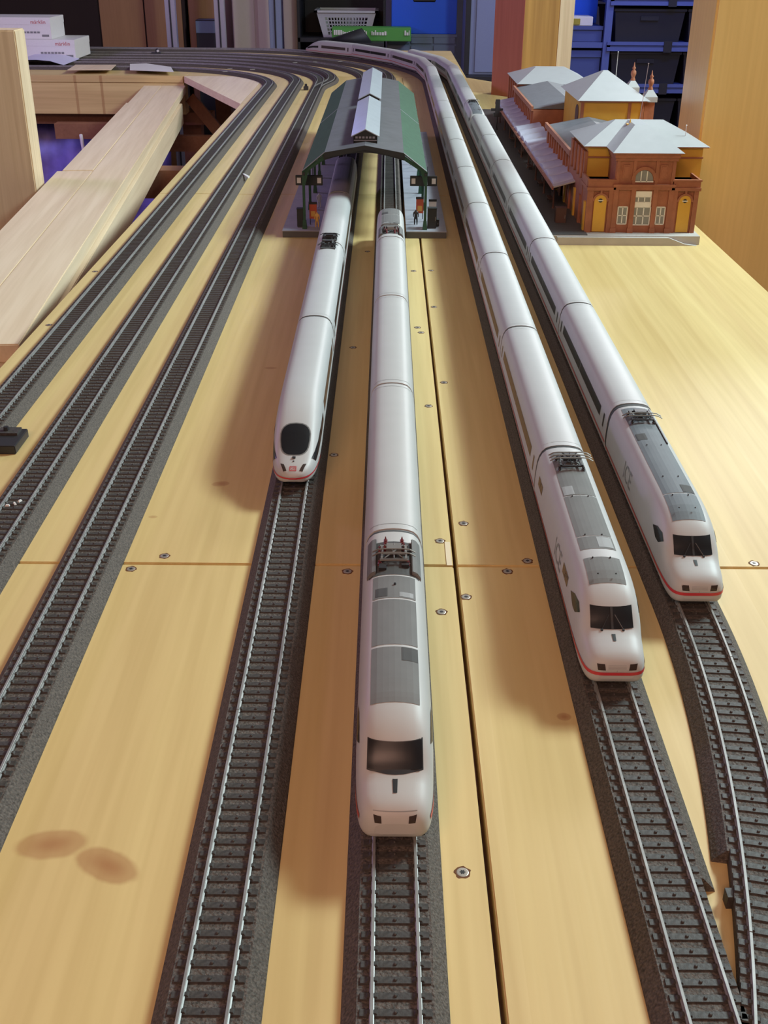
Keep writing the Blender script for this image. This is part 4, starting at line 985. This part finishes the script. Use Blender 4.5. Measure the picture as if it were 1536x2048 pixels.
# ------------------------------------------------------------------ posts to the right and behind
o = thing('roof_post', 'thick rough timber post with red left face behind the station', 'post', (365, 3010, -18))
MB().prism([(-30, -68), (88, -64), (100, 60), (-60, 80), (-95, 5)], 'Z', 18.2, 330).build('shaft', 'rough_log', o)
MB().prism([(-31, -69), (-96.5, 4.5), (-95, 6), (-29.5, -67.5)], 'Z', 18.2, 330).build('red_face', 'red_log', o)
MB().box(56, 91, -66.5, -63, 18.2, 330).build('pale_edge', 'pine_post', o)
o = thing('corner_post', 'broad smooth tan wooden post beside the station', 'post', (540, 1700, FZ)); MB().box(-96, 110, -70, 60, 0, 330 - FZ).build('shaft', 'tan_post', o, False, 3); MB().box(-102, 116, -76, 66, 0, 60).build('foot', 'tan_post', o)

# ------------------------------------------------------------------ background furniture
def bgbox(name, x0, x1, y, d, z0, z1, mat, lab, cat, parts=()):
    t = thing(name, lab, cat, ((x0 + x1) / 2, y, z0)); w_ = (x1 - x0) / 2
    MB().box(-w_, w_, 0, d, 0, z1 - z0).build('body', mat, t, False, 2)
    for nm, a, b, c_, e, m_ in parts: MB().box(a, b, -6, .5, c_, e).build(nm, m_, t, False, 1)
    return t
H = 0 - FZ
bgbox('wardrobe', -1660, -846, 5000, 500, FZ, 900, 'dark_void', 'brown wooden wardrobe with two doors behind the far table', 'wardrobe',
      (('door', 58, 240, 40, 1700, 'brown_panel'), ('door', 246, 398, 40, 1700, 'brown_panel'), ('door', -400, 52, 40, 1700, 'dark_void')))
for (x, lab) in ((-868, 'slim steel upright beside the brown wardrobe'), (-672, 'slim bright steel upright beside the dark alcove'), (-450, 'blue grey steel upright in front of the beige door')):
    t = thing('steel_upright', lab, 'upright', (x, 4800, FZ)); wd = 24 if x > -500 else 20
    m_ = 'column_blue_grey' if x > -500 else 'steel_upright'
    MB().box(-wd, wd, 0, 36, 0, 1750).build('rail', m_, t, False, 2); MB().box(-3, 3, -3, 0, 20, 1740).build('slot', 'bin_black', t); MB().box(-45, 45, -20, 60, 0, 12).build('foot_plate', m_, t)
bgbox('cupboard', -835, -700, 5040, 380, FZ, 900, 'brown_panel', 'narrow brown cupboard between the steel uprights', 'cupboard', (('door', -64, 64, 30, 1720, 'brown_panel'),))
bgbox('dark_carton', -790, -680, 4930, 90, FZ, 60, 'bag_black', 'dark grey carton standing by the bright upright', 'carton', (('lid', -54, 54, 860, 905, 'drawer_blue_grey'),))
bgbox('beige_door', -640, -440, 4960, 60, FZ, 900, 'door_beige', 'beige panel door leaning behind the blue grey upright', 'door', (('rail', -96, -10, 60, 1700, 'door_beige'), ('rail', 5, 96, 60, 1700, 'door_beige')))
bgbox('beige_panel', -430, -372, 4962, 60, FZ, 900, 'door_beige', 'narrow beige panel beside the dark shelf', 'panel', (('edge_strip', 16, 27, 20, 1720, 'door_beige'),))
# dark open shelf with the basket, green carton, blue crate, drawers
shf = thing('storage_shelf', 'dark storage shelf holding the basket, the green carton and the blue crate', 'shelf', (-189, 4916, FZ))
MB().box(-180, 180, 0, 330, H - 20, H - 4).build('board', 'bag_black', shf)
for q in (-176, 176): MB().box(q - 5, q + 5, 0, 330, 0, H + 700).build('side', 'bag_black', shf)
MB().box(-170, 170, 315, 330, 0, H + 700).build('back', 'bag_black', shf); MB().box(-170, 170, 6, 314, H + 300, H + 316).build('board', 'bag_black', shf)
bk = thing('laundry_basket', 'white plastic basket with rows of square holes on the dark shelf', 'basket', (-170, 4950, -4))
def bwall(xa, xb, xc, xd, y, yt, z1, nx, nz):
    mb = MB(); t_ = 6
    rows = []
    def P_(u, v): return (xa + (xb - xa) * u) * (1 - v) + (xc + (xd - xc) * u) * v, y + (yt - y) * v, z1 * v
    def bar_(u0, u1, v0, v1):
        p = [P_(u0, v0), P_(u1, v0), P_(u1, v1), P_(u0, v1)]; i = len(mb.v)
        mb.v += p + [(a, b + t_, c) for a, b, c in p]; mb.f.extend([(i, i + 1, i + 2, i + 3), (i + 7, i + 6, i + 5, i + 4), (i, i + 4, i + 5, i + 1), (i + 1, i + 5, i + 6, i + 2), (i + 2, i + 6, i + 7, i + 3), (i + 3, i + 7, i + 4, i)])
    U0, U1, V0, V1 = .12, .88, .10, .80
    bar_(0, U0, 0, 1); bar_(U1, 1, 0, 1); bar_(U0, U1, 0, V0); bar_(U0, U1, V1, 1)
    for k in range(1, nx): u = U0 + (U1 - U0) * k / nx; bar_(u - .009, u + .009, V0, V1)
    for k in range(1, nz): v = V0 + (V1 - V0) * k / nz; bar_(U0, U1, v - .02, v + .02)
    return mb
bwall(-95, 95, -122, 122, 0, -14, 96, 14, 5).build('front_wall', 'basket_white', bk); bwall(-95, 95, -122, 122, 200, 214, 96, 14, 5).build('rear_wall', 'basket_white', bk)
for s_ in (-1, 1): MB().poly([(s_ * 95, 0, 0), (s_ * 95, 200, 0), (s_ * 122, 214, 96), (s_ * 122, -14, 96)]).poly([(s_ * 92, 0, 0), (s_ * 92, 200, 0), (s_ * 119, 214, 96), (s_ * 119, -14, 96)]).build('side_wall', 'basket_white', bk)
MB().box(-132, 132, -22, -8, 94, 102).box(-132, 132, 208, 222, 94, 102).box(-132, -118, -22, 222, 94, 102).box(118, 132, -22, 222, 94, 102).build('rim', 'basket_white', bk); MB().box(-95, 95, 0, 200, 0, 4).build('bottom', 'basket_white', bk)
t = bgbox('green_carton', -222, 94, 4765, 88, -4, 46, 'carton_green', 'long flat green carton lying before the white basket', 'carton')
for txt, x, sz in (('Noch', -105, 24), ('Modellbau', 35, 24), ('H0', 140, 22)):
    pass
q = MB(); random.seed(5)
for (a, b) in ((-150, -70), (-30, -18), (0, 62), (132, 152)):
    x = a
    while x < b: ww = random.uniform(4, 8); q.box(x, min(x + ww, b), -3, .2, 22, 22 + random.choice((11, 14, 18))); x += ww + 2.2
q.build('print', 'frame_white', t)['kind'] = 'stuff'
single('black_bag', MB().prism([(-90, 0), (-78, 10), (20, 40), (48, 48), (66, 26), (86, 0)], 'Y', 0, 60), 'bag_black', 'crumpled black bag slumped before the green carton', 'bag', (-150, 4700, -4), 0, None, True)
lb = thing('side_table', 'low dark table behind the far table edge under the black bag', 'table', (-40, 4660, FZ)); MB().box(-240, 26, 0, 252, H - 24, H - 4.2).build('top', 'bag_black', lb)
for q_ in (-220, 10):
    for r_ in (12, 238): MB().box(q_ - 12, q_ + 12, r_ - 10, r_ + 10, 0, H - 24).build('leg', 'bag_black', lb)
bc = bgbox('blue_crate', 16, 280, 4870, 300, 17, 330, 'crate_blue', 'bright blue plastic crate with a dark hand hole', 'crate')
MB().box(-45, 45, -4, 1, 118, 150).build('hand_hole', 'bag_black', bc, False, 3); MB().box(-136, 136, -5, 302, 300, 318).build('rim', 'crate_blue', bc, False, 2)
dr = bgbox('drawer_unit', -2, 283, 4862, 320, -330, 16, 'drawer_blue_grey', 'blue grey drawer unit under the bright blue crate', 'drawer unit')
for r_ in range(9):
    for c_ in range(3): MB().box(-138 + c_ * 93, -50 + c_ * 93, -8, .5, 346 - 38 * (r_ + 1) + 3, 346 - 38 * r_ - 3).build('drawer', 'drawer_blue_grey', dr, False, 2)
MB().box(-142, 142, -10, 1, 336, 347).build('ledge', 'drawer_blue_grey', dr); 
tt = thing('drawer_stand', 'dark stand below the blue grey drawer unit', 'stand', (140, 4862, FZ)); MB().box(-140, 140, 0, 318, -350 - FZ, -330.2 - FZ).build('top', 'bag_black', tt)
for q_ in (-130, 130): MB().box(q_ - 10, q_ + 10, 5, 310, 0, -350 - FZ).build('leg', 'bag_black', tt)
bgbox('blue_grey_column', 304, 470, 4700, 170, FZ + 730, 1200, 'column_blue_grey', 'blue grey painted pillar between the drawers and the timber post', 'pillar', (('edge_strip', -82, -62, 0, 1300, 'bag_black'), ('panel', -40, 78, 10, 1300, 'column_blue_grey')))
bgbox('black_plinth', 296, 684, 4640, 260, FZ, FZ + 729, 'bin_black', 'black chest under the blue grey pillar', 'chest', (('lid', -192, 192, 690, 728, 'bin_black'),))
# rack at the right with dark bins
rk = thing('storage_rack', 'blue lit storage rack with dark bins behind the station', 'rack', (1050, 4720, FZ))
for x in (-345, -180, 432, 760): MB().box(x - 14, x + 14, 0, 30, 0, H + 700).box(x - 14, x + 14, 400, 430, 0, H + 700).build('upright', 'shelf_metal', rk)
for zz in (-330, -156, 0, 165, 330):
    MB().box(-180, 760, 0, 430, H + zz - 26, H + zz).build('shelf', 'shelf_metal', rk); MB().box(-180, 760, -8, 0, H + zz - 30, H + zz - 16).box(-180, 760, -8, 0, H + zz - 8, H + zz + 4).build('shelf_lip', 'shelf_metal', rk)
    for x in (60, 300, 560): MB().box(x - 16, x + 16, -12, -7, H + zz - 34, H + zz + 8).build('clip', 'bin_black', rk)
for r_, zz in enumerate((-330, -156, 0, 165)):
    for c_ in range(3):
        x = 1050 - 18 + c_ * 290 + (28 if c_ == 2 else 0)
        lab = ('bright blue bin on the upper rack shelf, %s from the timber post' if zz == 165 else 'black bin on the %s rack shelf' % ('lowest', 'second', 'third')[r_] + ', %s from the timber post') % ORD[c_]
        t = thing('storage_bin', lab, 'bin', (x, 4745, zz + .3), 0, 'bins on the rack'); mm = 'crate_blue' if zz == 165 else 'bin_black'
        MB().frustum((-125, 125, 0, 360, 0), (-138, 138, -10, 370, 118)).build('body', mm, t); MB().box(-143, 143, -16, 376, 112, 122).build('rim', mm, t, False, 2)
        MB().box(-35, 35, -13, -6, 80, 96).build('grip', 'bin_black', t)
for zz in (-330, -156, 0): MB().box(-345, -180, 5, 425, H + zz - 20, H + zz).build('shelf', 'shelf_metal', rk)
bgbox('blue_cloth_box', 724, 852, 4745, 300, .3, 58, 'box_blue', 'blue grey box on the narrow rack shelf beside the timber post', 'box', (('lid', -66, 66, 44, 58, 'box_blue'),))
t = bgbox('yellow_carton', 726, 812, 4750, 120, 58.6, 92, 'frame_white', 'small white and yellow carton on the blue grey box', 'carton', (('label', -42, -8, 4, 26, 'yellow_box'),))
bgbox('blue_backdrop_box', 724, 852, 4900, 140, 58.6, 300, 'crate_blue', 'blue box standing behind the small yellow carton', 'box', (('lid', -66, 66, 215, 240, 'crate_blue'),))
bgbox('lower_blue_box', 724, 852, 4740, 320, -155.6, -30, 'box_blue', 'blue grey box on the lower narrow rack shelf', 'box', (('lid', -66, 66, 100, 125, 'box_blue'),))
